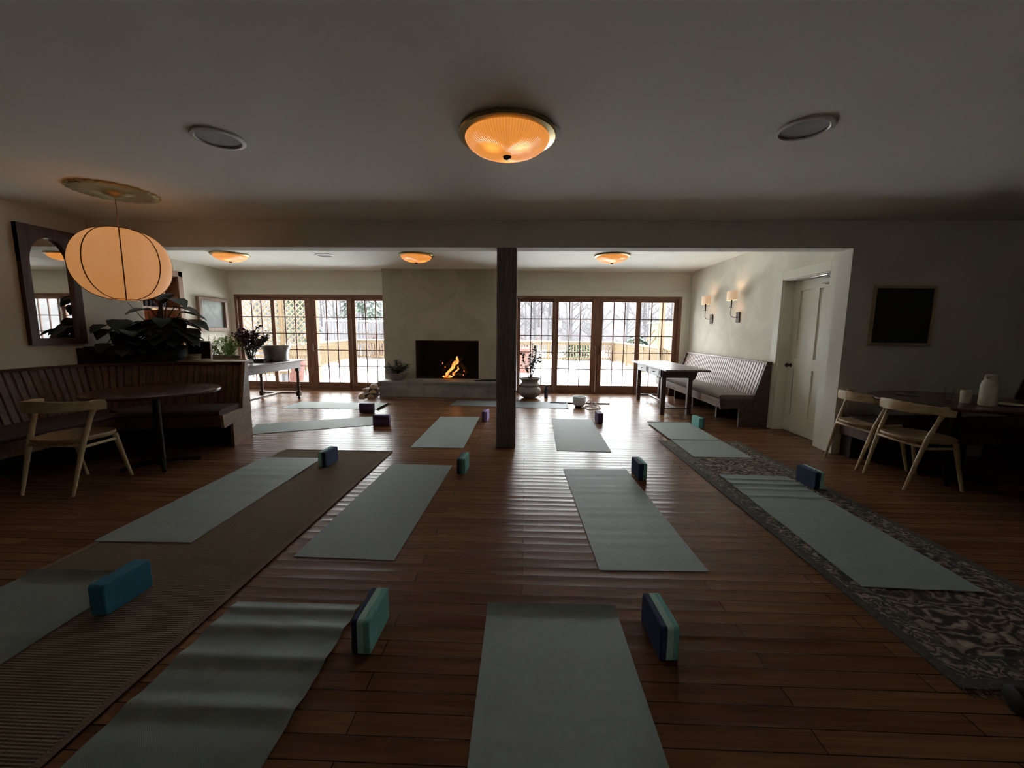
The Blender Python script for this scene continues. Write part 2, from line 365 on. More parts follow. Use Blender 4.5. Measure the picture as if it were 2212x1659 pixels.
def tag(o, label, cat, group=None, kind=None):
    if label: o['label'] = label
    if cat: o['category'] = cat
    if group: o['group'] = group
    if kind: o['kind'] = kind
    return o
def thing(name, label, cat, loc=(0, 0, 0), rz=0, group=None):
    o = bpy.data.objects.new(name, None); COL.objects.link(o); o.location = loc; o.rotation_euler = (0, 0, rz); o.empty_display_size = .1
    return tag(o, label, cat, group)
def struct(name, mb, m, parent=None):
    o = mb.build(name, m, parent)
    if parent is None: o['kind'] = 'structure'
    return o
def structroot(name, loc=(0, 0, 0)):
    o = bpy.data.objects.new(name, None); COL.objects.link(o); o.location = loc; o['kind'] = 'structure'; return o
def copy_tree(o, parent=None):
    c = o.copy(); COL.objects.link(c)
    if parent is not None: c.parent = parent
    for ch in list(o.children): copy_tree(ch, c)
    return c
def dup(o, loc, rz, label, group=None):
    c = copy_tree(o); c.location = loc; c.rotation_euler = (0, 0, rz); c['label'] = label
    if group: c['group'] = group
    return c

# ------------------------------------------------------------------ dimensions (metres; camera stands over the origin)
ZC1, ZC2 = 2.495, 2.575          # ceilings: front room, back room
YB0, YB1 = 4.53, 4.73            # beam / dividing wall
YW = 8.82                        # window wall, inner face
XL1, XL2 = -4.87, -6.46          # left walls
XR, XR2 = 3.45, 5.45             # right walls
YBK = -3.2                       # wall behind the camera

# ------------------------------------------------------------------ shell
struct('floor', MB().box(-6.7, 5.7, YBK-.2, YW+.25, -.12, 0), M['floor'])
struct('ceiling', MB().box(-5.1, 5.7, YBK-.2, YB0+.01, ZC1, ZC1+.15), M['ceiling'])
struct('ceiling', MB().box(-6.7, 5.7, YB0+.01, YW+.25, ZC2, ZC2+.15), M['ceiling'])
struct('wall_left', MB().box(XL1-.15, XL1, YBK-.2, 5.1, 0, ZC2), M['wall_smooth'])
struct('wall_left_return', MB().box(XL2-.15, XL1-.15, 5.0, 5.1, 0, ZC2), M['wall_smooth'])
# back room left wall with the opening of the built-in cupboard (Y 6.75-7.52, z .1-2.28)
struct('wall_left_back', MB().box(XL2-.15, XL2, 5.1, 6.75, 0, ZC2).box(XL2-.15, XL2, 7.52, YW+.2, 0, ZC2).box(XL2-.15, XL2, 6.75, 7.52, 2.28, ZC2).box(XL2-.15, XL2, 6.75, 7.52, 0, .1), M['wall'])
struct('beam', MB().box(XL1-.1, XR-.03, YB0, YB1, 2.215, ZC2), M['wall_smooth'])
struct('wall_front_right', MB().box(XR-.03, XR2+.15, YB0, YB1, 0, ZC2), M['wall_smooth'])
# right wall of the back room with the door opening (Y 4.84-5.70, z 0-2.03)
struct('wall_right_back', MB().box(XR, XR+.22, YB1, 4.84, 0, ZC2).box(XR, XR+.22, 5.70, YW+.2, 0, ZC2).box(XR, XR+.22, 4.84, 5.70, 2.03, ZC2), M['wall'])
struct('wall_right', MB().box(XR2, XR2+.15, YBK-.2, YB0, 0, ZC1), M['wall_smooth'])
BW = (1.3, 1.9, 1.5, 1.95)
struct('wall_back', MB().box(XL1-.1, BW[0], YBK-.2, YBK, 0, ZC1).box(BW[1], XR2+.1, YBK-.2, YBK, 0, ZC1).box(BW[0], BW[1], YBK-.2, YBK, 0, BW[2]).box(BW[0], BW[1], YBK-.2, YBK, BW[3], ZC1), M['wall_smooth'])
rw = structroot('added_fill_window', (0, YBK, 0))  # unseen window added behind the camera as daylight fill for the front room
MB().box(BW[0], BW[0]+.06, -.15, -.05, BW[2], BW[3]).box(BW[1]-.06, BW[1], -.15, -.05, BW[2], BW[3]).box(BW[0], BW[1], -.15, -.05, BW[2], BW[2]+.06).box(BW[0], BW[1], -.15, -.05, BW[3]-.06, BW[3]).box(1.57, 1.63, -.15, -.05, BW[2], BW[3]).build('window_frame', 'window_wood', rw)
MB().box(BW[0], BW[1], -.11, -.105, BW[2], BW[3]).build('pane', 'pane', rw)
# window wall: openings X -6.36..-2.9 and -.22..3.27, z 0..2.07
WL = (-6.35, -2.93); WR = (-.24, 3.27); ZH = 2.07
struct('wall_window', MB().box(XL2-.15, XR+.22, YW, YW+.22, ZH, ZC2).box(XL2-.15, WL[0], YW, YW+.22, 0, ZH)
       .box(WL[1], -2.335, YW, YW+.22, 0, ZH).box(-.955, WR[0], YW, YW+.22, 0, ZH).box(-2.335, -.955, YW, YW+.22, 1.145, ZH).box(-2.335, -.955, YW, YW+.22, 0, .295).box(WR[1], XR+.22, YW, YW+.22, 0, ZH), M['wall_smooth'])
struct('door_recess', MB().box(XR+.22, XR+.25, 4.7, 5.85, 0, 2.2), M['wall_smooth'])

# chimney breast with firebox opening X -2.31..-.98, z .33..1.12
CX0, CX1, CY = -2.98, -.31, 8.52
struct('chimney_breast', MB().box(CX0, -2.31, CY, YW, 0, ZC2).box(-.98, CX1, CY, YW, 0, ZC2).box(-2.31, -.98, CY, YW, 1.12, ZC2).box(-2.31, -.98, CY, YW, 0, .315), M['chimney'])
struct('firebox', MB().box(-2.31, -.98, YW+.22, YW+.26, .3, 1.14).box(-2.33, -2.305, CY+.004, YW+.25, .3, 1.14).box(-.985, -.96, CY+.004, YW+.25, .3, 1.14)
       .box(-2.31, -.98, CY+.004, YW+.25, 1.115, 1.14).box(-2.31, -.98, CY+.004, YW+.25, .30, .318), M['firebox'])
struct('hearth', MB().box(-2.92, CX1, 8.0, CY, 0, .265).box(-2.94, CX1, 7.98, CY, .265, .315, .006), M['hearth'])

# post
struct('trim_1', MB().box(-.322, -.105, YB0, YB0+.2, 0, 2.215, .004), M['post'])
# casings round the windows and the door
struct('trim_2', MB().box(WR[1], WR[1]+.10, YW-.022, YW, 0, ZH+.10, .003).box(WR[0], WR[1], YW-.022, YW, ZH, ZH+.10, .003), M['white_trim'])
struct('trim_3', MB().box(WL[0], WL[1], YW-.022, YW, ZH, ZH+.1, .003), M['white_trim'])
struct('trim_4', MB().box(XR-.022, XR, 5.70, 5.83, 0, 2.15, .003).box(XR-.022, XR, 4.71, 4.84, 0, 2.15, .003).box(XR-.022, XR, 4.84, 5.70, 2.03, 2.15, .003)
       .box(XR, XR+.2, 5.685, 5.70, 0, 2.03).box(XR, XR+.2, 4.84, 4.855, 0, 2.03).box(XR, XR+.2, 4.855, 5.685, 2.015, 2.03), M['white_trim'])
struct('baseboard_right', MB().box(XR-.015, XR, 5.83, YW, 0, .13, .003), M['white_trim'])
struct('baseboard_left', MB().box(XL2, XL2+.015, 5.1, YW, 0, .13, .003), M['white_trim'])

# ------------------------------------------------------------------ the glazed door banks
def glazed_bank(name, x0, x1, panels, brass, pulls):
    root = structroot(name, (0, YW, 0))
    fr = MB()
    fr.box(x0, x0+.05, .0, .14, 0, ZH).box(x1-.05, x1, .0, .14, 0, ZH)
    fr.build('window_frame', 'window_wood', root)
    MB().box(x0+.05, x1-.05, .0, .14, ZH-.05, ZH).build('head_rail', 'window_wood_x', root)
    MB().box(x0+.05, x1-.05, .0, .16, 0, .03).build('sill', 'window_wood_x', root)
    n = len(panels)
    for i, (a, c) in enumerate(panels):
        l = (panels[i-1][1]+a)/2 if i else x0+.05
        r = (c+panels[i+1][0])/2 if i < n-1 else x1-.05
        yo = .035 if i in (1, 2) else .07
        s = MB().box(l+.002, a, yo, yo+.045, .03, ZH-.05, .003).box(c, r-.002, yo, yo+.045, .03, ZH-.05, .003)
        sash = s.build('door_stile', 'window_wood', root)
        MB().box(a, c, yo, yo+.045, 1.95, ZH-.05, .003).box(a, c, yo, yo+.045, .03, .165, .003).build('door_rail', 'window_wood_x', sash)
        mu = MB()
        for k in (1, 2): x = a+(c-a)*k/3; mu.box(x-.010, x+.010, yo+.01, yo+.034, .165, 1.95)
        for k in range(1, 5): z = .165+(1.95-.165)*k/5; mu.box(a, c, yo+.011, yo+.033, z-.010, z+.010)
        mu.build('muntins', 'muntin', sash)
        MB().box(a, c, yo+.02, yo+.024, .165, 1.95).build('pane', 'pane', sash)
    for x in brass: MB().box(x-.012, x+.012, -.0, .034, .03, ZH-.05).build('astragal', 'gold_frame', root)
    for x, m_ in pulls:
        h = MB().tube([(x, .03, .86), (x+.012, -.02, .88), (x+.022, -.032, .94), (x+.012, -.02, 1.0), (x, .03, 1.02)], .008, 8)
        h.build('pull_handle', m_, root)
    return root
glazed_bank('window_1', WL[0], WL[1], [(-6.25, -5.60), (-5.50, -4.82), (-4.58, -3.89), (-3.73, -3.05)], [-3.80], [(-4.66, 'white_metal')])
glazed_bank('window_2', WR[0], WR[1], [(-.12, .57), (.70, 1.40), (1.64, 2.34), (2.45, 3.14)], [.62], [(1.48, 'steel'), (1.56, 'knob_bronze')])

# ------------------------------------------------------------------ panelled door with closer
d = structroot('door_1', (XR+.14, 4.855, 0))
W, H = .83, 2.01
dm = MB()
for y0, y1 in ((0, .12), (W/2-.055, W/2+.055), (W-.12, W)): dm.box(0, .045, y0, y1, .005, H)
for z0, z1 in ((.005, .24), (.86, 1.0), (H-.13, H)): dm.box(.0005, .0445, .12, W-.12, z0, z1)
dm.build('door_leaf', 'white_door', d)
for y0, y1 in ((.12, W/2-.055), (W/2+.055, W-.12)):
    for z0, z1 in ((.24, .86), (1.0, H-.13)):
        MB().box(.016, .03, y0, y1, z0, z1).build('door_panel', 'white_door', d)
k = MB().lathe([(.001, .0), (.026, .0), (.026, .006), (.012, .01), (.011, .03), (.022, .036), (.029, .05), (.024, .064), (.001, .07)], seg=20)
k.build('door_knob', 'black', d, Matrix.Translation((0, W-.06, .90)) @ Matrix.Rotation(-pi/2, 4, 'Y'))
MB().box(-.10, -.035, .03, .20, 1.915, 1.975, .006).build('door_closer', 'steel', d)
MB().box(-.036, 0, .02, .22, 1.91, 1.98).build('closer_bracket', 'knob_bronze', d)
MB().tube([(-.07, .12, 1.97), (-.07, .12, 1.99), (-.16, .30, 1.995), (-.165, .02, 2.0)], .007, 6).build('closer_arm', 'steel', d)

# ------------------------------------------------------------------ built-in cupboard in the left wall
t = thing('built_in_cupboard', 'cherry wood cupboard recessed in the left wall behind the big dark plant', 'cupboard', (XL2, 7.13, .1))
MB().box(-.42, -.40, -.38, .39, 0, 2.18).box(-.40, .0, -.38, -.36, 0, 2.18).box(-.40, .0, .37, .39, 0, 2.18).box(-.40, 0, -.36, .37, 2.16, 2.18).box(-.40, 0, -.36, .37, 0, .02).build('cupboard_case', 'niche_wood', t)
MB().box(.0, .025, -.47, -.37, -.1, 2.27, .004).box(.0, .025, .38, .48, -.1, 2.27, .004).box(.0, .025, -.47, .48, 2.17, 2.27, .004).build('casing', 'casing_wood', t)
for z in (.52, 1.01, 1.56): MB().box(-.39, -.01, -.355, .365, z, z+.035).build('shelf', 'casing_wood', t)
# what stands on the shelf
t = thing('shelf_lamp', 'small lamp with a white cone shade on the cupboard shelf', 'lamp', (XL2-.16, 7.32, 1.695))
MB().lathe([(.05, 0), (.05, .012), (.012, .02), (.012, .2)], seg=16).build('lamp_base', 'knob_bronze', t)
MB().lathe([(.10, .16), (.045, .30), (.043, .298), (.097, .16)], seg=24, closed=True).build('lamp_shade', 'sconce_shade', t)
for i, (y, h, r) in enumerate(((6.86, .16, .03), (6.96, .20, .025), (7.05, .14, .035), (7.14, .18, .028), (7.22, .12, .032), (7.44, .15, .026))):
    o = MB().lathe([(r, 0), (r, h*.6), (r*.4, h*.78), (r*.35, h), (.001, h)], seg=14).build('bottle', 'bottle')
    o.location = (XL2-.22, y, 1.695); tag(o, 'small dark bottle in the row on the cupboard shelf beside the white lamp', 'bottle', 'dark bottles on the cupboard shelf')

# ------------------------------------------------------------------ ceiling lamps
def flush_lamp(loc, label):
    t = thing('ceiling_lamp', label, 'ceiling lamp', loc, 0, 'brass and ribbed glass ceiling lamps')
    MB().lathe([(.12, 0), (.285, -.004), (.292, -.018), (.286, -.028), (.252, -.034), (.25, -.01)], seg=56, closed=True).build('brass_rim', 'brushed_brass', t)
    prof = [(.252*cos(a), -.03-.10*sin(a)) for a in [pi/2*i/12 for i in range(12)]]+[(.001, -.13)]
    MB().lathe(prof, seg=72).build('glass_bowl', 'lamp_glass', t)
    MB().lathe([(.001, -.127), (.012, -.128), (.026, -.134), (.022, -.145), (.001, -.153)], seg=20).build('finial', 'knob_bronze', t)
    return t
f0 = flush_lamp((-.125, 2.60, ZC1), 'large amber glass ceiling lamp in the front room nearest the viewer')
dup(f0, (-5.0, 6.93, ZC2), 1.0, 'amber glass ceiling lamp in the back room above the long sideboard table')
dup(f0, (-1.84, 6.95, ZC2), 2.2, 'amber glass ceiling lamp just in front of the chimney breast')
dup(f0, (1.40, 6.94, ZC2), 3.1, 'amber glass ceiling lamp in the back room right of the dark post')
def speaker(loc, label):
    t = thing('ceiling_speaker', label, 'speaker', loc, 0, 'round ceiling speakers')
    MB().lathe([(.12, -.001), (.148, -.002), (.146, -.010), (.126, -.013), (.12, -.006)], seg=40, closed=True).build('speaker_rim', 'speaker_rim', t)
    MB().lathe([(.001, -.004), (.122, -.004), (.122, -.001), (.001, -.001)], seg=40).build('speaker_grille', 'speaker_grille', t)
    return t
s0 = speaker((-1.925, 2.645, ZC1), 'round white ceiling speaker left of the large front lamp')
dup(s0, (1.59, 2.575, ZC1), .5, 'round white ceiling speaker right of the large front lamp')
dup(s0, (-3.41, 6.99, ZC2), .9, 'small round ceiling speaker in the back room between two lamps')

# ------------------------------------------------------------------ lantern with brass medallion
t = thing('pendant_lantern', 'big egg-shaped peach fabric lantern hanging from a brass ceiling medallion', 'pendant lamp', (-3.58, 3.60, 0))
LT = Matrix.Translation((0, 0, 1.875))
prof = []
for i in range(0, 25):
    a = -pi/2+pi*i/24; r = .34*cos(a)**.75 if 0 < i < 24 else 0; prof.append((max(r, .10), .305*sin(a)))
sk = MB(); seg = 64; vs = []; NR = 8
for (r, z) in prof:
    for k_ in range(seg):
        th = 2*pi*k_/seg; rr = r*(1+.018*abs(sin(NR*th/2))); vs.append((rr*cos(th), rr*sin(th), z))
fs = [(i*seg+k_, i*seg+(k_+1) % seg, (i+1)*seg+(k_+1) % seg, (i+1)*seg+k_) for i in range(24) for k_ in range(seg)]
sk.add(vs, fs, True); sk.build('lantern_skin', 'lantern', t, LT)
for j in range(NR):
    th = 2*pi*j/NR+.0
    MB().tube([((r+.002)*cos(th), (r+.002)*sin(th), z) for r, z in prof], .0045, 6).build('rib', 'lantern_rib', t, LT)
MB().lathe([(.09, -.306), (.105, -.306), (.105, -.30), (.09, -.30)], seg=32, closed=True).build('ring', 'lantern_rib', t, LT)
MB().lathe([(.09, .30), (.105, .30), (.105, .306), (.09, .306)], seg=32, closed=True).build('ring', 'lantern_rib', t, LT)
MB().tube([(0, 0, 2.165), (0, 0, 2.47)], .003, 6).build('cord', 'casing_wood', t)
MB().lathe([(.30, ZC1-.001), (.30, ZC1-.014), (.255, ZC1-.022), (.20, ZC1-.012), (.12, ZC1-.014), (.06, ZC1-.03), (.02, ZC1-.05), (.001, ZC1-.05)], seg=96, rib=.035, nrib=24).build('ceiling_medallion', 'brushed_brass', t)

# ------------------------------------------------------------------ arched mirror
t = thing('wall_mirror', 'tall arched mirror in a dark wooden frame on the left wall', 'mirror', (XL1, 4.10, 1.15), 0)
hw, hh = .255, 1.16; iw = .185
arch = [(iw*cos(a), .78+.0+.26*sin(a)+.02) for a in [pi*i/20 for i in range(21)]]
inner = [(iw, .06)]+arch+[(-iw, .06)]
outer = []
for (y, z) in inner:
    if z <= .07: outer.append((math.copysign(hw, y), 0.0))
    else:
        dy, dz = y, max(z-.80, 0)
        if dz <= 1e-6: outer.append((math.copysign(hw, y), z)); continue
        s_ = min(hw/abs(dy) if abs(dy) > 1e-6 else 99, (hh-.80)/dz); outer.append((dy*s_, .80+dz*s_))
n_ = len(inner)
# insert true corners
fm = MB(); X0, X1 = .005, .05
vs = [(X1, y, z) for y, z in inner]+[(X1, y, z) for y, z in outer]+[(X0, y, z) for y, z in inner]+[(X0, y, z) for y, z in outer]
fs = []
for i in range(n_):
    j = (i+1) % n_
    fs += [(i, j, n_+j, n_+i), (2*n_+i, 3*n_+i, 3*n_+j, 2*n_+j), (i, 2*n_+i, 2*n_+j, j), (n_+i, n_+j, 3*n_+j, 3*n_+i)]
fm.add(vs, fs); 
fm.prism([(hw, hh), (hw, .80), (hw*.7, hh)], 'x', X0, X1-.001).prism([(-hw, hh), (-hw, .80), (-hw*.7, hh)], 'x', X0, X1-.001)
fm.build('mirror_frame', 'mirror_wood', t)
g = MB(); g.prism(inner, 'x', .012, .018); g.build('mirror_glass', 'mirror', t)

# ------------------------------------------------------------------ framed painting on the left back wall, dark print on the right wall
t = thing('framed_painting', 'faded green landscape painting in a gilt wooden frame', 'painting', (XL2, 8.27, 1.61))
def frame_mb(hw, hh, w, x0, x1, ax='x'):
    m_ = MB()
    for a, b_, c, e in ((-hw, hw, hh-w, hh), (-hw, hw, -hh, -hh+w), (-hw, -hw+w, -hh+w, hh-w), (hw-w, hw, -hh+w, hh-w)):
        if ax == 'x': m_.box(x0, x1, a, b_, c, e, .006)
        else: m_.box(a, b_, x0, x1, c, e, .006)
    return m_
frame_mb(.385, .34, .075, .01, .075).build('picture_frame', 'gold_frame', t)
MB().box(.012, .03, -.32, .32, -.275, .275).build('canvas', 'painting', t)
t = thing('framed_print', 'dark square print in a thin pale frame on the shadowy right wall', 'picture', (3.99, YB0, 1.52))
frame_mb(.325, .315, .03, -.03, -.004, 'y').build('picture_frame', 'oak', t)
MB().box(-.30, .30, -.016, -.006, -.29, .29).build('print', 'picture_dark', t)

# ------------------------------------------------------------------ wall sconces
def sconce(y, label):
    t = thing('wall_sconce', label, 'wall lamp', (XR, y, 1.58), 0, 'candle-arm wall sconces')
    MB().box(-.016, -.0, -.055, .055, -.085, .085, .003).build('backplate', 'knob_bronze', t)
    MB().tube([(-.01, 0, 0), (-.08, 0, -.002), (-.11, 0, .008), (-.125, 0, .03), (-.128, 0, .06), (-.128, 0, .15)], .0055, 8).lathe([(.001, .15), (.034, .153), (.036, .158), (.001, .16)], (-.128, 0, 0), 18).tube([(-.128, 0, .16), (-.128, 0, .28)], .0105, 10).build('arm', 'iron', t)
    MB().lathe([(1, .27), (1, .415), (.97, .415), (.97, .27)], (-.128, 0, 0), 40, .062, .12, closed=True).build('lamp_shade', 'sconce_shade', t)
    return t
sc0 = sconce(7.78, 'iron wall sconce with cream shade nearest the windows')
dup(sc0, (XR, 6.82, 1.58), 0, 'iron wall sconce with cream shade nearest the white door')

# ------------------------------------------------------------------ benches
def path_offset(path, off):
    out = []
    for i, p in enumerate(path):
        a = Vector(path[max(i-1, 0)]); b_ = Vector(path[min(i+1, len(path)-1)]); dd = (b_-a).normalized(); nn = Vector((dd.y, -dd.x))
        out.append(Vector(p)+nn*off)
    return out
def smooth_path(ctrl, n=6):
    out = []
    for i in range(len(ctrl)-1):
        p0, p1, p2, p3 = [Vector(ctrl[max(0, min(len(ctrl)-1, j))]) for j in (i-1, i, i+1, i+2)]
        for k_ in range(n):
            u = k_/n
            out.append(.5*((2*p1)+(-p0+p2)*u+(2*p0-5*p1+4*p2-p3)*u*u+(-p0+3*p1-3*p2+p3)*u**3))
    out.append(Vector(ctrl[-1])); return out
def resample(path, step):
    out = [path[0]]; acc = 0
    L = [0]
    for a, b_ in zip(path, path[1:]): L.append(L[-1]+(b_-a).length)
    n = max(1, round(L[-1]/step)); j = 0
    res = []
    for i in range(n+1):
        s_ = L[-1]*i/n
        while j < len(L)-2 and L[j+1] < s_: j += 1
        u = (s_-L[j])/max(1e-9, L[j+1]-L[j]); res.append(path[j].lerp(path[j+1], u))
    return res
def swept(path, prof):
    """prof: list of (offset towards the sitter, z)"""
    offs = sorted(set(o for o, z in prof)); P = {o: path_offset(path, o) for o in offs}
    rings = [[(P[o][i].x, P[o][i].y, z) for o, z in prof] for i in range(len(path))]
    return MB().loft(rings)
def beadboard(path, front_bottom, front_top, z0, z1, depth):
    """boards of 4.5 cm with a rounded bead groove between them"""
    fine = resample(path, .0115)
    offs = []
    for i in range(len(fine)):
        ph = (i % 6); offs.append(-.010 if ph == 0 else 0)
    nrm = [ (b_-a) for a, b_ in zip(path_offset(fine, 0), path_offset(fine, 1)) ]
    rings = []
    for i, p in enumerate(fine):
        nn = nrm[i]; q = lambda o: p+nn*o
        a, b_, c, e = q(front_bottom-depth), q(front_bottom+offs[i]), q(front_top+offs[i]), q(max(.0, front_top-depth))
        rings.append([(a.x, a.y, z0), (b_.x, b_.y, z0), (c.x, c.y, z1), (e.x, e.y, z1)])
    return MB().loft(rings)
def end_profile(w=.40):
    return [(0, 0), (w, 0), (w, .27), (.66, .25), (.68, .40), (.21, .40), (.205, .46), (.07, .93), (.0, .93)]
def bench(name, label, path, materials, loc, cush_gap=(), basew=.40):
    board, endm, cush, front = materials
    t = thing(name, label, 'bench', loc)
    path = [Vector(p)-Vector(loc[:2]) for p in path]
    beadboard(path, .19, .045, .40, .915, .03).build('backrest', board, t)
    swept(path, [(0, .905), (.065, .905), (.07, .93), (0, .93)]).build('top_rail', board, t)
    swept(path, [(.02, .30), (.66, .27), (.68, .395), (.02, .395)]).build('seat_board', front, t)
    # cushions
    cuts = [0]+[int(len(path)*c) for c in cush_gap]+[len(path)-1]
    for a, b_ in zip(cuts, cuts[1:]):
        seg_ = path[a:b_+1]
        if len(seg_) < 2: continue
        m_ = swept(seg_, [(.19, .397), (.66, .397), (.675, .42), (.665, .445), (.62, .455), (.22, .455), (.185, .44)])
        m_.build('seat_cushion', cush, t)
    swept(path, [(.10, 0), (.13, 0), (.13, .29), (.10, .29)]).build('kick_board', 'black', t)  # black colour stands in for the deep shade beneath the seat
    # end panels
    for idx, (i, j) in enumerate(((0, 1), (-1, -2))):
        p = path[i]; dd = (path[1]-path[0]).normalized() if i == 0 else (path[-1]-path[-2]).normalized(); nn = Vector((dd.y, -dd.x))
        out = -dd if i == 0 else dd
        ring0 = [(p.x+nn.x*o+out.x*.002, p.y+nn.y*o+out.y*.002, z) for o, z in end_profile(basew)]
        ring1 = [(x+out.x*.032, y+out.y*.032, z) for x, y, z in ring0]
        MB().loft([ring0, ring1]).build('end_panel', endm, t)
    return t
lp = smooth_path([(-4.83, 1.2), (-4.83, 2.4), (-4.83, 3.5), (-4.83, 4.0), (-4.72, 4.35), (-4.45, 4.55), (-4.10, 4.67), (-3.75, 4.77), (-3.42, 4.845)], 6)
bench('banquette', 'curved dark brown beadboard banquette wrapping the left corner', lp, (M['banq_wood'], M['end_wood'], M['dark_cushion'], M['banq_wood']), (-4.6, 3.2, 0), basew=.47)
rp_ = [Vector((3.43, y)) for y in [8.62-.18*i for i in range(17)]]; rp_[-1] = Vector((3.43, 5.86))
rp_ = [Vector((3.43, 8.62-(8.62-5.80)*i/16)) for i in range(17)]
b = bench('settle_bench', 'long high-backed bench with grooved backrest under the wall sconces', rp_, (M['bench_board'], M['dark_bench'], M['cushion'], M['end_wood']), (3.1, 7.2, 0), (.5,))
# sturdy supports under the seat
for y in (6.48, 7.4, 8.3):
    MB().box(-.06, .30, y-7.2-.02, y-7.2+.02, 0, .28).build('support', M['dark_bench'], b)
# dark corner bench in the front right
fp = [Vector((XR2-.02, y)) for y in (4.48, 3.4, 2.3, 1.2)]
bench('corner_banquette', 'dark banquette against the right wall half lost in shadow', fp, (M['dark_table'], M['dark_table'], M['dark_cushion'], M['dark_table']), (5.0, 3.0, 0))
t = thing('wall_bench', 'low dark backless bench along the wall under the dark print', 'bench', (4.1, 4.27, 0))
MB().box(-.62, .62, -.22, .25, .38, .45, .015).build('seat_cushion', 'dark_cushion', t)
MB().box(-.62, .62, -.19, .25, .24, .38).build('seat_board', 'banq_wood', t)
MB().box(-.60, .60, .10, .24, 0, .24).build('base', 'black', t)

# ------------------------------------------------------------------ elbow chairs
def make_chair(label, loc, rz):
    t = thing('elbow_chair', label, 'chair', loc, rz, 'pale oak elbow chairs')
    # seat: rounded shield, front at +y
    ring = []
    for i in range(40):
        a = 2*pi*i/40; x = .245*cos(a)*(1 if sin(a) > 0 else .92); y = .235*sin(a)
        k_ = (abs(cos(a))**4+abs(sin(a))**4)**(-.25); k_ = 1+(k_-1)*.55
        ring.append((x*k_, y*k_))
    rings = []
    for s_, z in ((.90, .405), (.99, .425), (1.0, .438), (.985, .447)):
        rings.append([(x*s_, y*s_, z) for x, y in ring])
    for s_, z in ((.85, .444), (.5, .438)): rings.append([(x*s_, y*s_, z) for x, y in ring])
    MB().loft(rings, True, True).build('seat', 'oak_seat', t)
    for s_ in (-1, 1):
        MB().tube([(s_*.22, -.25, 0), (s_*.228, -.19, .22), (s_*.236, -.13, .43), (s_*.25, -.07, .60), (s_*.262, -.04, .69)], [.012, .017, .021, .017, .022], 12).build('rear_leg', 'oak', t)
        MB().tube([(s_*.22, .25, 0), (s_*.212, .20, .20), (s_*.20, .155, .415)], [.012, .017, .022], 12).build('front_leg', 'oak', t)
    MB().tube([(-.232, -.15, .385), (0, -.17, .39), (.232, -.15, .385)], .013, 8).tube([(-.232, -.15, .37), (-.205, .17, .37)], .012, 8).tube([(.232, -.15, .37), (.205, .17, .37)], .012, 8).build('seat_rail', 'oak', t)
    # curved top rail, ends forward
    n = 28; rings = []
    for i in range(n+1):
        a = pi+pi*i/n; cx, cy = .278*cos(a), .29*sin(a)*.95+.02
        u = abs(i/n-.5)*2; hgt = .034+.018*(1-u)+ (.012 if u > .8 else 0); th = .013+.012*u**2
        z = .70+.02*(1-u)
        nx, ny = cos(a), sin(a)
        rings.append([(cx+nx*th, cy+ny*th, z-hgt), (cx+nx*th*1.25, cy+ny*th*1.25, z), (cx+nx*th, cy+ny*th, z+hgt*.75), (cx-nx*th, cy-ny*th, z+hgt*.75), (cx-nx*th*.8, cy-ny*th*.8, z), (cx-nx*th, cy-ny*th, z-hgt)])
    MB().loft(rings, True, True).build('top_rail', 'oak_x', t)
    t.scale = (.95, .97, 1)
    return t
ch = make_chair('pale oak elbow chair drawn up to the round table on the left', (-3.75, 3.19, 0), 0)
dup(ch, (3.49, 4.17, 0), -pi/2, 'pale oak elbow chair next to the white door frame')
dup(ch, (3.49, 3.66, 0), -pi/2, 'pale oak elbow chair in the middle on the right, nearest the round pitcher table')
dup(ch, (3.50, 2.37, 0), -pi/2, 'pale oak elbow chair at the right edge, only a foot in view')

# ------------------------------------------------------------------ pedestal tables
def ped_table(label, loc, r, z=.74, ry=None):
    t = thing('pedestal_table', label, 'table', loc, 0)
    ry = ry or r
    MB().lathe([(.001, z-.035), (.90, z-.035), (.985, z-.028), (1, z-.014), (.99, z-.002), (.97, z), (.001, z)], seg=72, sx=r, sy=ry).build('tabletop', 'dark_table', t)
    MB().lathe([(.035, .03), (.035, .1), (.032, z-.05), (.12, z-.04)], seg=20).build('pedestal', 'iron', t)
    m_ = MB()
    for k_ in range(4):
        a = pi/4+k_*pi/2; m_.tube([(0, 0, .05), (.14*cos(a), .14*sin(a), .045), (.30*cos(a), .30*sin(a), .016)], [.03, .025, .015], 8)
    m_.build('base', 'iron', t)
    return t
ped_table('round dark table with shiny edge inside the curved banquette', (-3.52, 3.72, 0), .52)
ped_table('big dark round table on the right that carries the cream pitcher', (3.93, 3.78, 0), .64, ry=.60)
ped_table('dark round table cut off by the right edge of the view', (4.05, 2.62, 0), .50)

# pitcher, cup, glasses and plates
t = thing('pitcher', 'tall cream ceramic pitcher on the right hand table', 'pitcher', (3.845, 3.47, .742))
t.scale = (.84, .84, 1)
MB().lathe([(.001, 0), (.060, 0), (.067, .01), (.067, .17), (.058, .20), (.047, .212), (.048, .245), (.044, .245), (.040, .21), (.001, .20)], seg=32).build('body', 'white_ceramic', t)
MB().lathe([(.001, .262), (.03, .262), (.046, .25), (.046, .24), (.001, .238)], seg=28).build('lid', 'white_ceramic', t)
MB().tube([(-.035, -.01, .235), (-.07, -.02, .25), (-.085, -.025, .25)], [.016, .012, .010], 10).build('spout', 'white_ceramic', t)
t = MB().lathe([(.001, 0), (.034, 0), (.036, .09), (.036, .11), (.001, .11)], seg=24).build('sugar_jar', 'white_ceramic'); t.location = (3.80, 3.60, .742)
tag(t, 'short cream jar just left of the cream pitcher', 'jar')
t = MB().lathe([(.001, 0), (.05, 0), (.095, .008), (.093, .011), (.001, .006)], seg=32).build('saucer', 'white_ceramic'); t.location = (4.06, 3.52, .742)
tag(t, 'small cream plate just right of the cream pitcher', 'plate')
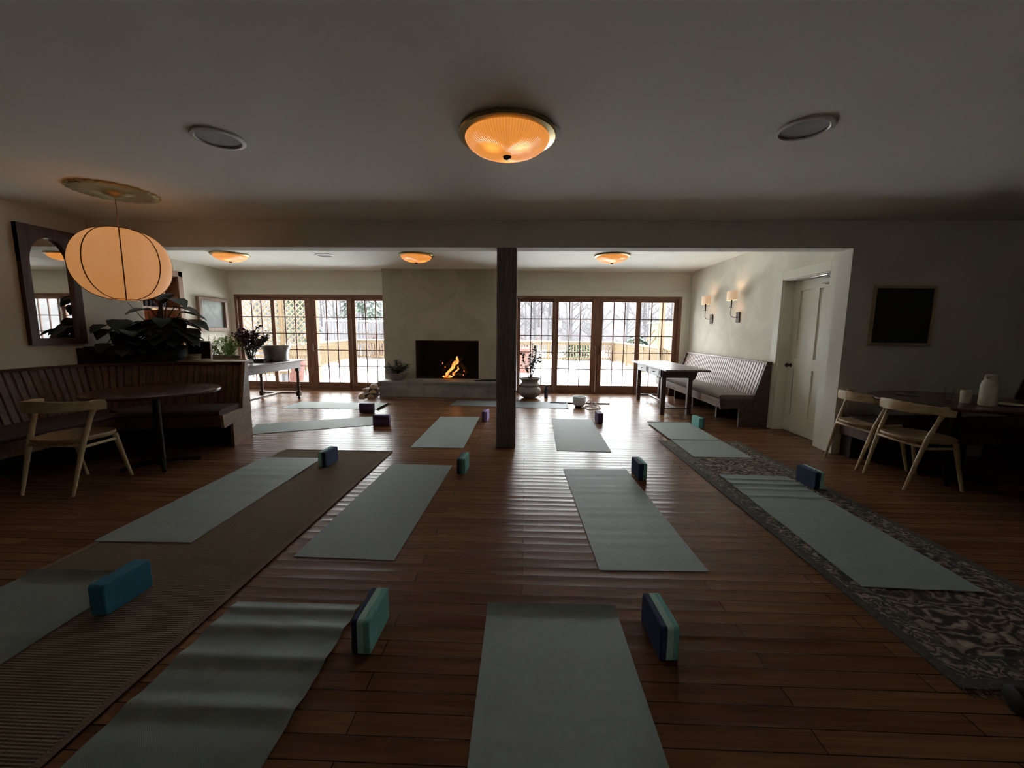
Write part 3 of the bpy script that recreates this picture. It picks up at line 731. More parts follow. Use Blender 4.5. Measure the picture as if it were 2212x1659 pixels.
t = MB().lathe([(.001, 0), (.04, 0), (.09, .006), (.088, .009), (.001, .005)], seg=32).build('saucer', 'pewter'); t.location = (3.72, 4.05, .742)
tag(t, 'thin grey plate on the right hand table near the wall', 'plate')
t = MB().lathe([(.001, 0), (.026, 0), (.034, .10), (.032, .10), (.024, .006), (.001, .006)], seg=24).build('water_glass', 'clear_glass'); t.location = (3.86, 3.80, .742)
tag(t, 'clear drinking glass left of the short cream jar', 'glass')

# ------------------------------------------------------------------ refectory table in front of the left windows
t = thing('sideboard_table', 'long mauve brown table with bobbin-turned legs before the left windows', 'table', (-4.70, 6.6, 0))
MB().box(-.46, .46, -1.15, 1.16, .725, .755, .006).build('tabletop', 'sofa_table', t)
MB().box(.37, .395, -1.05, 1.05, .60, .725).box(-.395, -.37, -1.05, 1.05, .60, .725).box(-.37, .37, 1.0, 1.025, .60, .725).box(-.37, .37, -1.025, -1.0, .60, .725).build('apron', 'sofa_table', t)
lp_ = [(.001, 0), (.018, 0), (.026, .02), (.026, .035), (.012, .05), (.03, .06)]
turn = [(.014, 0), (.026, .012), (.028, .03), (.014, .048), (.03, .06)]
def bobbin_leg(x, y):
    m_ = MB().lathe(turn, (x, y, 0), 14)
    m_.box(x-.036, x+.036, y-.036, y+.036, .058, .15, .004)
    pr = [(.03, .15), (.024, .165)]
    z = .165
    for k_ in range(9): pr += [(.022, z), (.031, z+.0125), (.031, z+.0215), (.022, z+.034)]; z += .036
    pr += [(.024, z), (.032, z+.03), (.024, .53)]
    m_.lathe(pr, (x, y, 0), 14); m_.box(x-.034, x+.034, y-.034, y+.034, .53, .725)
    return m_
for x in (-.36, .36):
    for y in (-1.0, 1.0): bobbin_leg(x, y).build('leg', 'dark_leg', t)
MB().box(-.33, .33, .975, 1.025, .10, .135).box(-.33, .33, -1.025, -.975, .10, .135).box(-.03, .03, -.975, .975, .1, .135).build('stretcher', 'sofa_table', t)
TZ = .757
# leafy helpers
def leaf(m_, p, dir_, size, w=.45, droop=.2, fold=.1):
    d_ = Vector(dir_).normalized(); up = Vector((0, 0, 1)); s_ = d_.cross(up)
    if s_.length < .1: s_ = Vector((1, 0, 0))
    s_.normalize(); nn = s_.cross(d_).normalized(); p = Vector(p)
    def q(u, v): return p+d_*size*u+s_*size*w*v-up*size*droop*u*u+nn*size*fold*abs(v)
    prof = [(0, 0), (.12, .55), (.35, 1), (.62, .85), (.85, .4), (1, 0)]
    vs = [q(u, 0) for u, v in prof]+[q(u, v) for u, v in prof[1:-1]]+[q(u, -v) for u, v in prof[1:-1]]
    n = len(prof); fs = []
    for sd in (0, 1):
        o = n+sd*(n-2)
        fs.append((0, 1, o)); fs.append((n-2, n-1, o+n-3))
        for i in range(1, n-2): fs.append((i, i+1, o+i, o+i-1))
    m_.add(vs, fs, True)
def rnd(a, b_): return random.uniform(a, b_)

def foliage_plant(name, label, loc, pot_fn, stems, spread, height, leafmat, stemmat='stem', leaf_size=(.02, .04), per=12, droop=.15, leafw=.4, up=.6, z0=0, sub=0, cat='plant', extra=None, tilt=(0, 0), thick=1):
    t = thing(name, label, cat, loc)
    if pot_fn: pot_fn(t)
    st = MB(); lf = MB(); lf2 = MB()
    for s_ in range(stems):
        a = rnd(0, 2*pi); r_ = sqrt(random.random())*spread; tip = Vector((r_*cos(a)+tilt[0], r_*sin(a)+tilt[1], z0+height*rnd(.6, 1)*(1-.35*(r_/spread)**2)))
        base = Vector((rnd(-.02, .02), rnd(-.02, .02), z0)); mid = base.lerp(tip, .5)+Vector((rnd(-.03, .03), rnd(-.03, .03), .04*height))
        pts = [base, mid, tip]; st.tube(pts, [.0035*thick, .0028*thick, .0015*thick], 5)
        for sb in range(sub):
            u = rnd(.35, .85); b0 = base.lerp(mid, u*2) if u < .5 else mid.lerp(tip, (u-.5)*2)
            t2 = b0+Vector((rnd(-1, 1), rnd(-1, 1), rnd(.1, 1))).normalized()*height*rnd(.12, .28); st.tube([b0, t2], [.0022*thick, .0012*thick], 4)
            for k_ in range(max(3, per//2)):
                w = rnd(.2, 1); leaf(lf if random.random() < .6 else lf2, b0.lerp(t2, w), (rnd(-1, 1), rnd(-1, 1), rnd(-.2, 1)), rnd(*leaf_size), leafw, droop)
        for k_ in range(per):
            u = rnd(.3, 1); q_ = base.lerp(mid, u*2) if u < .5 else mid.lerp(tip, (u-.5)*2)
            leaf(lf if random.random() < .6 else lf2, q_, (rnd(-1, 1), rnd(-1, 1), rnd(-.2, up)), rnd(*leaf_size), leafw, droop)
    st.build('stems', stemmat, t)
    lm = leafmat if isinstance(leafmat, tuple) else (leafmat, leafmat)
    lf.build('leaves', lm[0], t)
    if lf2.f: lf2.build('leaves', lm[1], t)
    if extra: extra(t)
    return t

# trough with foliage
t = thing('dough_trough', 'long dark wooden trough bowl holding the green plants', 'bowl', (-4.87, 6.35, TZ))
o_ = []; rings = []
for (s_, z) in ((.62, 0), (.8, .05), (1, .14), (.95, .14), (.76, .05), (.6, .03)):
    rings.append([(.31*s_*cos(a)*(1 if abs(cos(a)) < .99 else 1), .17*s_*sin(a), z) for a in [2*pi*k_/36 for k_ in range(36)]])
MB().loft(rings, True, True).build('bowl_body', 'trough', t)
foliage_plant('leafy_plant', 'bright green bushy plant in the wooden trough', (-4.74, 6.33, TZ+.06), None, 50, .23, .47, ('leaf_mid', 'leaf_mid'), 'leaf_mid', (.02, .045), 18, up=1)
foliage_plant('twiggy_plant', 'grey green twiggy plant on the left side of the wooden trough', (-4.98, 6.28, TZ+.06), None, 26, .27, .42, ('leaf_grey', 'leaf_olive'), 'leaf_olive', (.012, .03), 9, leafw=.25, sub=2)
t = thing('wooden_bowl', 'dark wooden bowl at the table edge left of the glass vase', 'bowl', (-4.41, 6.02, TZ))
MB().lathe([(.05, 0), (.09, .02), (.15, .075), (.165, .105), (.158, .105), (.14, .075), (.08, .03), (.001, .022)], seg=36).build('bowl_body', 'trough', t)
# glass vase with dark branches
def vase_glass(t):
    MB().lathe([(.001, 0), (.055, 0), (.05, .01), (.018, .022), (.022, .05), (.055, .085), (.072, .14), (.08, .20), (.10, .262), (.096, .262), (.075, .20), (.066, .14), (.05, .09), (.001, .065)], seg=40, rib=.02, nrib=20).build('vase', 'clear_glass', t)
foliage_plant('vase_of_branches', 'ribbed glass vase with tall purple brown leafy branches', (-4.56, 6.62, TZ), vase_glass, 30, .32, .66, ('leaf_purple', 'leaf_purple'), 'leaf_purple', (.025, .05), 26, leafw=.42, up=1, z0=.08, sub=3, cat='vase', thick=1.4)
# wine bucket
t = thing('wine_bucket', 'flared pewter wine bucket with small ring handles at the table end', 'bucket', (-4.47, 7.18, TZ))
MB().lathe([(.001, 0), (.20, 0), (.205, .012), (.19, .02), (.193, .10), (.205, .18), (.245, .275), (.25, .28), (.24, .28), (.20, .18), (.185, .10), (.182, .03), (.001, .03)], seg=48).build('bucket_body', 'pewter', t)
for s_ in (-1, 1):
    MB().tube([(s_*(.205+.03*sin(a)), 0+.0, .15-.025*cos(a)) for a in [pi*k_/8 for k_ in range(9)]], .005, 6).build('handle', 'steel', t)
t = MB().box(-.16, .16, -.13, .13, 0, .012).box(-.17, -.16, -.14, .14, 0, .045).box(.16, .17, -.14, .14, 0, .045).box(-.17, .17, -.14, -.13, 0, .045).box(-.17, .17, .13, .14, 0, .045).build('serving_tray', 'black')
t.location = (-4.60, 6.88, TZ); tag(t, 'low black tray between the glass vase and the pewter bucket', 'tray')
# white frame, bowls, candle
t = thing('standing_frame', 'white frame with a black panel standing on the ledge behind the banquette', 'picture frame', (-4.10, 5.0, .932), .05)
frame_mb(.155, .118, .018, -.012, .012, 'y').build('picture_frame', 'speaker_rim', t, Matrix.Translation((0, 0, .118)))
MB().box(-.14, .14, .0, .008, .016, .22).build('panel', 'black', t)
t0 = None
for i in range(4):
    m_ = MB().lathe([(.001, 0), (.045, 0), (.066, .008), (.07, .018), (.066, .018), (.045, .006), (.001, .006)], seg=30)
    if t0 is None: t0 = m_.build('saucer_stack', 'white_ceramic'); t0.name = 'saucer'; o = t0
    else: o = t0.copy(); COL.objects.link(o)
    o.location = (-4.09+.004*i, 4.90, .932+.019*i)
    tag(o, ['cream saucer at the bottom of the little stack before the black panel', 'cream saucer second from the bottom of the little stack', 'cream saucer second from the top of the little stack', 'cream saucer on top of the little stack before the black panel'][i], 'saucer', 'cream saucers in a stack')
t = MB().lathe([(.001, 0), (.018, 0), (.018, .05), (.001, .052)], seg=16).build('candle', 'white_ceramic'); t.location = (-4.20, 4.91, .932)
tag(t, 'short cream candle left of the saucer stack', 'candle')

# ------------------------------------------------------------------ big dark plants in the corner behind the banquette
def big_leaf(m_, p, dir_, size, w=.42, droop=.5):
    leaf(m_, p, dir_, size, w, droop, .12)
t = thing('planter_box', 'black planter box behind the curved back of the banquette', 'planter', (-4.45, 4.93, 0))
poly = [(x+4.45, y-4.93) for x, y in ((-4.86, 4.26), (-4.82, 4.28), (-4.74, 4.46), (-4.47, 4.64), (-4.27, 4.71), (-4.27, 5.06), (-4.86, 5.06))]
MB().prism(poly, 'z', 0, 1.10).build('box', 'black', t)
MB().prism([(x*.92, y*.92-.01) for x, y in poly], 'z', 1.10, 1.115).build('soil', 'soil', t)
def dark_plant(label, loc, leaves, seed, lim):
    random.seed(seed)
    t = thing('philodendron', label, 'plant', loc)
    MB().lathe([(.07, 0), (.10, .02), (.12, .16), (.11, .17), (.001, .15)], seg=24).build('pot', 'black', t)
    st = MB(); lf = []
    for (dx, dy, h, size) in leaves:
        tip = Vector((dx, dy, h)); st.tube([(0, 0, .12), tuple(tip*.5+Vector((0, 0, .12))), tuple(tip)], [.009, .007, .005], 6)
        q_ = MB(); dd = Vector((dx, dy, 0)); dd = dd.normalized() if dd.length > .01 else Vector((1, 0, 0))
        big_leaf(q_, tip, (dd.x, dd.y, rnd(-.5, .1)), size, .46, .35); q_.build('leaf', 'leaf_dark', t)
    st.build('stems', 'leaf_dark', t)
    return t
def crown(seed, n, rx, ry, h0, h1, size, keep):
    random.seed(seed); out = []
    while len(out) < n:
        dx, dy, h = rnd(-rx, rx), rnd(-ry, ry*.5), rnd(h0, h1)
        if keep(dx, dy, h): out.append((dx, dy, h, rnd(size*.8, size*1.15)))
    return out
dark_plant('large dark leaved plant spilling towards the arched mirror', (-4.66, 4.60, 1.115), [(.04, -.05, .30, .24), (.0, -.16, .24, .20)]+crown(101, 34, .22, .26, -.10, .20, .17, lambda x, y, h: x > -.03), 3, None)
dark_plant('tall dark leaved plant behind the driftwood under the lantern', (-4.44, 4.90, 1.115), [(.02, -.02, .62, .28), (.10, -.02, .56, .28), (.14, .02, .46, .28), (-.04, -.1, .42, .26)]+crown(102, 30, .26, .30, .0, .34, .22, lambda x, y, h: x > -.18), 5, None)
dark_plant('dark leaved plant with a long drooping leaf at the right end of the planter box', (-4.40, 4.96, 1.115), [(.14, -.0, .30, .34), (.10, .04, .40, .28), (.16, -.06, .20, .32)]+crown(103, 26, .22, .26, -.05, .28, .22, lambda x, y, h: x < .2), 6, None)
# dried branches
random.seed(11)
t = thing('driftwood_branches', 'bare dark branches standing up beside the large plants', 'branches', (-4.64, 4.95, 1.06))
m_ = MB(); m_.tube([(0, 0, 0), (.05, 0, .2), (.12, 0, .42), (.16, .02, .62)], [.035, .032, .028, .02], 10); m_.build('trunk', 'stem', t)
m_ = MB()
for k_ in range(12):
    a = rnd(-.35, .35); h = rnd(.25, .48); x0_ = rnd(-.04, .12); m_.tube([(x0_, rnd(-.05, .05), .05), (x0_+a*.3, rnd(-.06, .06), h*.6), (x0_+a*.55, rnd(-.08, .08), h)], [.008, .006, .003], 6)
m_.tube([(-.02, 0, .3), (-.12, -.02, .42), (-.24, -.04, .58)], [.006, .005, .003], 6)
m_.build('twigs', 'stem', t)
random.seed(21)
for (x, y, lab) in ((-3.98, 4.93, 'small glass tealight on the banquette ledge, left one'), (-3.83, 4.97, 'small glass tealight on the banquette ledge, right one')):
    pass
t = thing('ledge_shelf', 'narrow wooden ledge behind the top of the banquette', 'shelf', (-3.85, 4.95, 0))
MB().box(-.44, .40, -.10, .10, .905, .93).build('ledge_top', 'speaker_rim', t)
MB().box(-.40, .28, .02, .06, 0, .905).build('ledge_support', 'banq_wood', t)
o = MB().lathe([(.001, 0), (.022, 0), (.026, .03), (.024, .03), (.02, .004), (.001, .004)], seg=20).build('tealight_holder', 'clear_glass'); o.location = (-4.255, 4.88, .932)
tag(o, 'small glass tealight holder on the ledge below the dark leaves', 'candle holder')

# ------------------------------------------------------------------ console table by the right bench
t = thing('console_table', 'narrow grey brown table with two small drawers before the right bench', 'table', (2.44, 7.25, 0))
MB().box(-.30, .38, -1.0, 1.02, .735, .76, .004).build('tabletop', 'grey_table', t)
MB().box(-.235, .235, -.66, .84, .60, .735).build('apron', 'dark_bench', t)
for y0 in (-.60, .10):
    dr = MB().box(-.25, -.235, y0, y0+.64, .615, .725, .003).build('drawer', 'grey_table', t)
    MB().box(-.256, -.25, y0+.06, y0+.58, .632, .708, .002).build('drawer_panel', 'grey_table', dr)
    MB().lathe([(.008, 0), (.008, .008), (.014, .016), (.001, .022)], seg=12).build('drawer_knob', 'knob_bronze', dr, Matrix.Translation((-.256, y0+.32, .67)) @ Matrix.Rotation(-pi/2, 4, 'Y'))
for x in (-.20, .22):
    for y in (-.62, .80):
        m_ = MB().box(x-.035, x+.035, y-.035, y+.035, 0, .735, .004); m_.build('leg', 'dark_bench', t)
m_ = MB()
prof = [(.255, .735), (.35, .735), (.33, .71), (.335, .69), (.31, .67), (.32, .64), (.295, .61), (.285, .58), (.255, .56)]
m_.prism(prof, 'y', -.65, -.60); m_.build('bracket', 'dark_bench', t); MB().prism(prof, 'y', .79, .84).build('bracket', 'dark_bench', t)
MB().box(-.165, .185, -.64, -.60, .09, .115).box(-.165, .185, .78, .82, .09, .115).box(-.012, .03, -.60, .78, .09, .115).build('stretcher', 'grey_table', t)

# ------------------------------------------------------------------ potted plants, hearth things
def pot_big(t):
    MB().lathe([(.001, 0), (.10, 0), (.16, .03), (.222, .09), (.232, .14), (.215, .19), (.17, .225), (.165, .235), (.185, .25), (.195, .27), (.185, .29), (.168, .305), (.166, .34), (.205, .385), (.225, .40), (.215, .41), (.18, .385), (.15, .35), (.001, .34)], seg=48).build('pot', 'stone_pot', t)
foliage_plant('potted_tree', 'slender young tree in a round grey double-bulged pot beside the post', (.095, 8.10, 0), pot_big, 12, .27, .92, ('leaf_olive', 'leaf_olive'), 'stem', (.05, .085), 12, leafw=.5, z0=.34, sub=1, thick=2.0)
t = thing('water_bottle', 'dark blue drinking bottle standing right of the grey pot', 'bottle', (.425, 8.12, 0))
MB().lathe([(.001, 0), (.036, 0), (.038, .01), (.038, .195), (.030, .215), (.001, .216)], seg=24).build('body', 'bottle', t)
MB().lathe([(.026, .216), (.028, .222), (.028, .255), (.001, .258)], seg=24).build('cap', 'black', t)
def pot_bowl(t):
    MB().lathe([(.001, 0), (.11, 0), (.13, .015), (.20, .09), (.25, .15), (.24, .15), (.19, .10), (.001, .11)], seg=40).build('pot', 'hearth', t)
foliage_plant('hearth_plant', 'bushy dark green plant in a wide grey bowl on the left end of the hearth', (-2.62, 8.22, .316), pot_bowl, 30, .30, .34, ('leaf_olive', 'leaf_grey'), 'leaf_olive', (.04, .075), 9, leafw=.5, z0=.10, droop=.4)
t = thing('fire_iron', 'dark fire iron lying on the right end of the hearth', 'fire iron', (-.64, 8.12, .33))
MB().tube([(-.32, .03, .0), (.0, .0, .005), (.30, -.06, .02)], .010, 8).build('shaft', 'iron', t)
MB().tube([(-.32, .03, 0), (-.36, .0, .0), (-.40, .05, 0)], [.01, .012, .004], 8).build('hook', 'iron', t)
t = MB().box(-.26, .26, -.09, .09, 0, .02, .004).build('bellows_board', 'iron'); t.location = (-.66, 8.30, .316); t.rotation_euler = (0, 0, .15); tag(t, 'flat dark board lying behind the fire iron on the hearth', 'board')

# split logs left of the hearth
def split_log(L):
    r_ = .075
    bm = MB(); poly = [(-r_, 0), (r_, 0), (r_*.7, r_*.75), (0, r_*1.15), (-r_*.75, r_*.7)]
    return bm.prism(poly, 'y', -L/2, L/2)
spots = [(-3.20, 7.98, 0, 0), (-3.045, 8.0, 0, .06), (-3.12, 7.99, .088, pi), (-2.99, 7.97, .09, .1), (-3.04, 8.02, .175, .3)]
labs = ['split firewood log at the lower left of the little pile by the hearth', 'split firewood log at the lower right of the little pile by the hearth', 'split firewood log wedged upside down between the lower two', 'split firewood log of the middle layer touching the hearth', 'split firewood log lying on top of the pile by the hearth']
lg0 = None
for i, (x, y, z, rr) in enumerate(spots):
    if lg0 is None:
        t = thing('firewood_log', labs[0], 'firewood', (x, y, z), 0, 'split logs by the hearth')
        split_log(.36).build('bark', 'log_bark', t)
        poly = [(-.072, .003), (.072, .003), (.05, .054), (0, .083), (-.054, .05)]
        MB().prism(poly, 'y', -.183, -.178).build('cut_face', 'log_cut', t)
        lg0 = t
    else:
        c = dup(lg0, (x, y, z), 0, labs[i])
        c.rotation_euler = (0, rr if i == 2 else 0, 0 if i == 2 else rr)
        if i == 2: c.location.z = z+.085-.0
# ------------------------------------------------------------------ fire
random.seed(4)
firelogs = [((-1.72, 8.62, .36), (-1.36, 8.80, .75), .045), ((-1.62, 8.70, .36), (-1.25, 8.72, .36), .05), ((-1.22, 8.62, .40), (-1.40, 8.84, .62), .045), ((-1.82, 8.74, .40), (-1.60, 8.85, .72), .04)]
fl_lab = ['charred log leaning to the right amid the flames', 'charred log lying flat at the bottom of the fire', 'charred log leaning left at the right side of the fire', 'charred log leaning behind the left side of the fire']
for i, (a, b_, r_) in enumerate(firelogs):
    o = MB().tube([a, tuple(Vector(a).lerp(Vector(b_), .5)+Vector((.01, 0, .01))), b_], [r_, r_*1.06, r_*.9], 12).build('burning_log', 'charred')
    tag(o, fl_lab[i], 'firewood', 'logs in the fireplace')
t = thing('log_fire', 'orange flames of the wood fire in the black fireplace', 'fire', (-1.6, 8.62, .33))
def flame(x, y, z, w, h, lean):
    rings = []
    for i in range(9):
        u = i/8; ww = w*(sin(pi*(u*.8+.2))**1.2)*(1-u*.25)+.002; cx = x+lean*u+.02*sin(u*7+x*40); cy = y
        rings.append([(cx+ww*cos(a), cy+ww*.5*sin(a), z+h*u) for a in [2*pi*k_/8 for k_ in range(8)]])
    return MB().loft(rings, True, True)
for (x, y, z, w, h, ln) in ((-.10, -.02, .02, .04, .22, .17), (-.04, .0, .10, .032, .26, .15), (.03, .0, .18, .035, .24, .13), (.10, .0, .24, .028, .22, .07), (.14, -.01, .28, .022, .18, .02), (-.12, -.03, 0, .05, .07, .05), (-.02, -.04, 0, .05, .06, .04), (.06, -.03, .05, .026, .16, .12), (.12, -.02, .12, .018, .14, .08)):
    flame(x, y, z, w, h, ln).build('flame', 'flame', t)
for (x, y, z) in ((-.16, -.02, .30), (-.11, -.0, .22), (.30, -.03, .14), (.28, -.01, .05)):
    MB().lathe([(.001, -.016), (.008, -.008), (.010, 0), (.006, .018), (.001, .03)], (x, y, z), 8).build('ember', 'ember', t)

# ------------------------------------------------------------------ singing bowl, pyramid
t = thing('crystal_singing_bowl', 'frosted white crystal bowl on the floor near the windows', 'singing bowl', (.965, 7.17, 0))
MB().lathe([(.001, .015), (.06, .015), (.10, .04), (.115, .09), (.117, .19), (.109, .19), (.107, .09), (.09, .05), (.001, .03)], seg=40).build('bowl_body', 'frosted', t)
MB().lathe([(.045, 0), (.075, 0), (.075, .015), (.045, .015)], seg=30, closed=True).build('ring', 'terracotta', t)
t = thing('wire_pyramid', 'small open pyramid of white rods on the floor right of the crystal bowl', 'pyramid', (1.155, 7.06, 0), .5)
bs = [(-.12, -.12, .006), (.12, -.12, .006), (.12, .12, .006), (-.12, .12, .006)]; ap = (0, 0, .165)
for i in range(4):
    MB().tube([bs[i], bs[(i+1) % 4]], .0075, 8).build('rod', 'white_metal', t)
    MB().tube([bs[i], ap], .0075, 8).build('rod', 'white_metal', t)
t = MB().tube([(0, 0, .012), (.20, .02, .012)], .010, 8).build('mallet', 'iron'); t.location = (1.08, 7.22, 0); tag(t, 'dark mallet lying beside the crystal bowl', 'mallet')
t = MB().box(-.55, .55, -.012, .012, 0, .02, .003).build('bamboo_stick', 'iron'); t.location = (1.02, 7.50, 0)
t.rotation_euler = (0, 0, -.02); tag(t, 'thin dark strap lying behind the crystal bowl', 'strap')

# ------------------------------------------------------------------ rugs and mats
t = thing('sisal_rug', 'long ribbed brown sisal rug on the left of the floor', 'rug', (-2.04, 2.0, 0))
MB().box(-.60, .60, -2.2, 2.29, 0, .007).build('field', 'sisal', t)
MB().box(-.60, -.565, -2.2, 2.29, .0005, .010).box(.565, .60, -2.2, 2.29, .0005, .010).box(-.565, .565, 2.255, 2.29, .0005, .010).build('binding', 'sisal_band', t)
t = thing('persian_rug', 'worn patterned runner rug with floral border on the right', 'rug', (2.14, 3.17, 0))
MB().box(-.33, .33, -1.58, 1.60, 0, .008).build('field', 'rug_field', t)
m_ = MB()
for a, b_, c, e in ((-.44, -.345, -1.70, 1.72), (.345, .44, -1.70, 1.72), (-.345, .345, 1.615, 1.72), (-.345, .345, -1.70, -1.595)): m_.box(a, b_, c, e, 0, .008)
m_.build('border', 'rug_border', t)
m_ = MB()
for a, b_, c, e in ((-.345, -.33, -1.595, 1.615), (.33, .345, -1.595, 1.615), (-.33, .33, 1.60, 1.615), (-.33, .33, -1.595, -1.58)): m_.box(a, b_, c, e, 0, .0085)
for a, b_, c, e in ((-.49, -.44, -1.74, 1.76), (.44, .49, -1.74, 1.76), (-.44, .44, 1.72, 1.76), (-.44, .44, -1.74, -1.70)): m_.box(a, b_, c, e, 0, .0078)
m_.build('guard_stripe', 'rug_guard', t)
for sg in (1.76, -1.74):
    m_ = MB().box(-.487, .487, sg-.004, sg+.004, .001, .0076)
    for i in range(90):
        x = -.485+.97*i/89; m_.tube([(x, sg, .004), (x+rnd(-.004, .004), sg+math.copysign(.042, sg), .003)], .0018, 4)
    m_.build('fringe', 'rug_border', t)

def yoga_mat(label, c, L, W, ang, m_, z0=0, rip=.002, seed=1, curl=0, curl_start=0, waves=None, name='yoga_mat'):
    """flat foam mat with soft creases running across it; curl lifts the far (or near) end"""
    random.seed(seed)
    n = 170; th = .0045; hs = []
    freqs = [(rnd(.8, 1.2)*k_, rnd(0, 6.3), rnd(.5, 1)) for k_ in (3, 5, 8, 11, 15)]
    nx = 6; top = []; bot = []
    for i in range(n+1):
        u = i/n; y = -L/2+L*u
        w = sum(a*sin(2*pi*f*u+p) for f, p, a in freqs)/3
        fade = min(1, u*9, (1-u)*9)
        z = z0+rip*(w+1.1)*fade*1.0
        if waves:
            for (cu, wd, h) in waves: z += h*math.exp(-((u-cu)/wd)**2)
        if curl and u > .965: z += curl*((u-.965)/.035)**2
        if curl_start and u < .035: z += curl_start*((.035-u)/.035)**2
        top.append((y, max(z, z0)))
    vs = []; fs = []
    for (y, z) in top:
        for j in range(nx+1): vs.append((-W/2+W*j/nx, y, z+th))
    k0 = len(vs)
    for (y, z) in top:
        for j in range(nx+1): vs.append((-W/2+W*j/nx, y, z+.0006))
    R_ = nx+1
    for i in range(n):
        for j in range(nx):
            a = i*R_+j; fs.append((a, a+1, a+1+R_, a+R_)); fs.append((k0+a, k0+a+R_, k0+a+1+R_, k0+a+1))
        a = i*R_; fs.append((a, a+R_, k0+a+R_, k0+a)); a = i*R_+nx; fs.append((a, k0+a, k0+a+R_, a+R_))
    for j in range(nx):
        fs.append((j, k0+j, k0+j+1, j+1)); a = n*R_+j; fs.append((a, a+1, k0+a+1, k0+a))
    mb = MB(); mb.add(vs, fs, True); o = mb.build(name, m_)
    o.location = (c[0], c[1], 0); o.rotation_euler = (0, 0, ang)
    tag(o, label, 'yoga mat', 'yoga mats on the floor')
    return o
G, D_ = 'mat_grey', 'mat_dark'
yoga_mat('grey green yoga mat at the bottom centre, nearest the viewer', (.148, .955), 1.72, .615, rd(.5), G, 0, .0006, 1, curl=.018)
yoga_mat('rippled dark grey green yoga mat at the bottom left of centre', (-1.08, .92), 1.74, .60, rd(.3), D_, 0, .0035, 2, waves=[(.9, .02, .012), (.8, .02, .010), (.68, .02, .008), (.97, .015, .01)])
yoga_mat('grey green yoga mat at the left edge beside the bright blue block', (-2.33, 1.10), 1.72, .60, rd(1), D_, .0075, .001, 3, curl=.02)
yoga_mat('grey green yoga mat lying on the far half of the sisal rug', (-2.365, 3.14), 1.69, .61, rd(1.0), G, .0075, .002, 4)
yoga_mat('smooth dark grey green yoga mat in the second row left of the post', (-1.024, 3.025), 1.68, .60, rd(-1.2), D_, 0, .0006, 5)
yoga_mat('pale grey green yoga mat in the second row right of centre', (.708, 2.99), 1.69, .607, rd(1.6), G, 0, .0016, 6)
yoga_mat('rippled sage yoga mat on the near half of the patterned rug', (2.10, 2.875), 1.69, .61, rd(-1.5), G, .009, .002, 7, waves=[(.93, .012, .008), (.86, .012, .008), (.79, .012, .006), (.7, .014, .006)])
yoga_mat('sage yoga mat whose near half covers the far end of the patterned rug', (2.108, 5.10), 1.67, .61, rd(.3), G, .009, .0012, 8, curl=.01, waves=[(.42, .012, .010)])
yoga_mat('dark sage yoga mat in the far row right of the post', (.69, 5.27), 1.68, .605, rd(-1.6), D_, 0, .0008, 9)
yoga_mat('pale sage yoga mat in the far row left of the post', (-.995, 5.31), 1.68, .605, rd(.2), G, 0, .0006, 10)
yoga_mat('pale yoga mat lying askew in front of the long sideboard table', (-2.83, 5.52), 1.72, .60, rd(-65.5), G, 0, .0008, 11, curl=.012)
yoga_mat('pale yoga mat lying crosswise in front of the firewood', (-3.28, 6.95), 1.66, .60, rd(-90.6), G, 0, .0006, 12, curl=.03, curl_start=0)
yoga_mat('charcoal yoga mat lying crosswise before the hearth behind the post', (-.27, 7.34), 2.10, .58, rd(-94), M['mat_charcoal'], 0, .0008, 13, curl=.012)

# ------------------------------------------------------------------ yoga blocks: layers along x
def block(label, loc, rz, layers, group='foam yoga blocks'):
    """block .23 long (y), .15 high, layers = [(thickness, material)]"""
    T = sum(l for l, _ in layers)
    t = thing('yoga_block', label, 'yoga block', loc, rz, group)
    x = -T/2
    single = len(layers) == 1
    bv = .009
    # rounded outline in (y,z), extruded by layer; outermost faces are bevelled in
    def outline(inset):
        out = []
        hy, hz, r_ = .115-inset, .075-inset, .014
        for cy, cz, a0 in ((hy-r_, hz-r_, 0), (-hy+r_, hz-r_, 90), (-hy+r_, -hz+r_, 180), (hy-r_, -hz+r_, 270)):
            for k_ in range(5): a = rd(a0+22.5*k_); out.append((cy+r_*cos(a), cz+r_*sin(a)+.075))
        return out
    for i, (th, m_) in enumerate(layers):
        rings = []
        x1 = x+th
        if i == 0: rings += [[(x, y, z) for y, z in outline(.006)], [(x+.002, y, z) for y, z in outline(.002)], [(x+.006, y, z) for y, z in outline(0)]]
        else: rings += [[(x, y, z) for y, z in outline(0)]]
        if i == len(layers)-1: rings += [[(x1-.006, y, z) for y, z in outline(0)], [(x1-.002, y, z) for y, z in outline(.002)], [(x1, y, z) for y, z in outline(.006)]]
        else: rings += [[(x1, y, z) for y, z in outline(0)]]
        MB().loft(rings, True, False).build('foam_layer', m_, t)
        x = x1
    return t
N_, T_, MN, DT = M['navy'], M['teal'], M['mint'], M['deepteal']
two = [(.026, N_), (.026, MN), (.026, T_)]
block('navy and mint foam block left of the bottom centre mat, teal side showing', (-.655, 1.605, 0), rd(-1), two)
block('navy and mint foam block right of the bottom centre mat, navy side showing', (.590, 1.625, 0), rd(3), two)
block('bright blue foam block on the sisal rug in the lower left', (-1.935, 1.765, .0085), rd(-2), [(.078, M['blue'])])
block('blue foam block with pale green side on the far end of the sisal rug', (-1.925, 3.82, .0085), rd(-4), [(.026, MN), (.016, T_), (.036, N_)])
block('teal foam block with navy side in the second row just left of centre', (-.578, 3.73, 0), rd(-2), [(.024, N_), (.024, DT), (.030, T_)])
block('navy foam block with pale teal side in the second row right of centre', (1.065, 3.68, 0), rd(2), [(.044, N_), (.018, T_), (.016, MN)])
block('navy foam block with mint side on the patterned rug', (2.50, 3.52, .0095), rd(3), [(.046, N_), (.032, MN)])
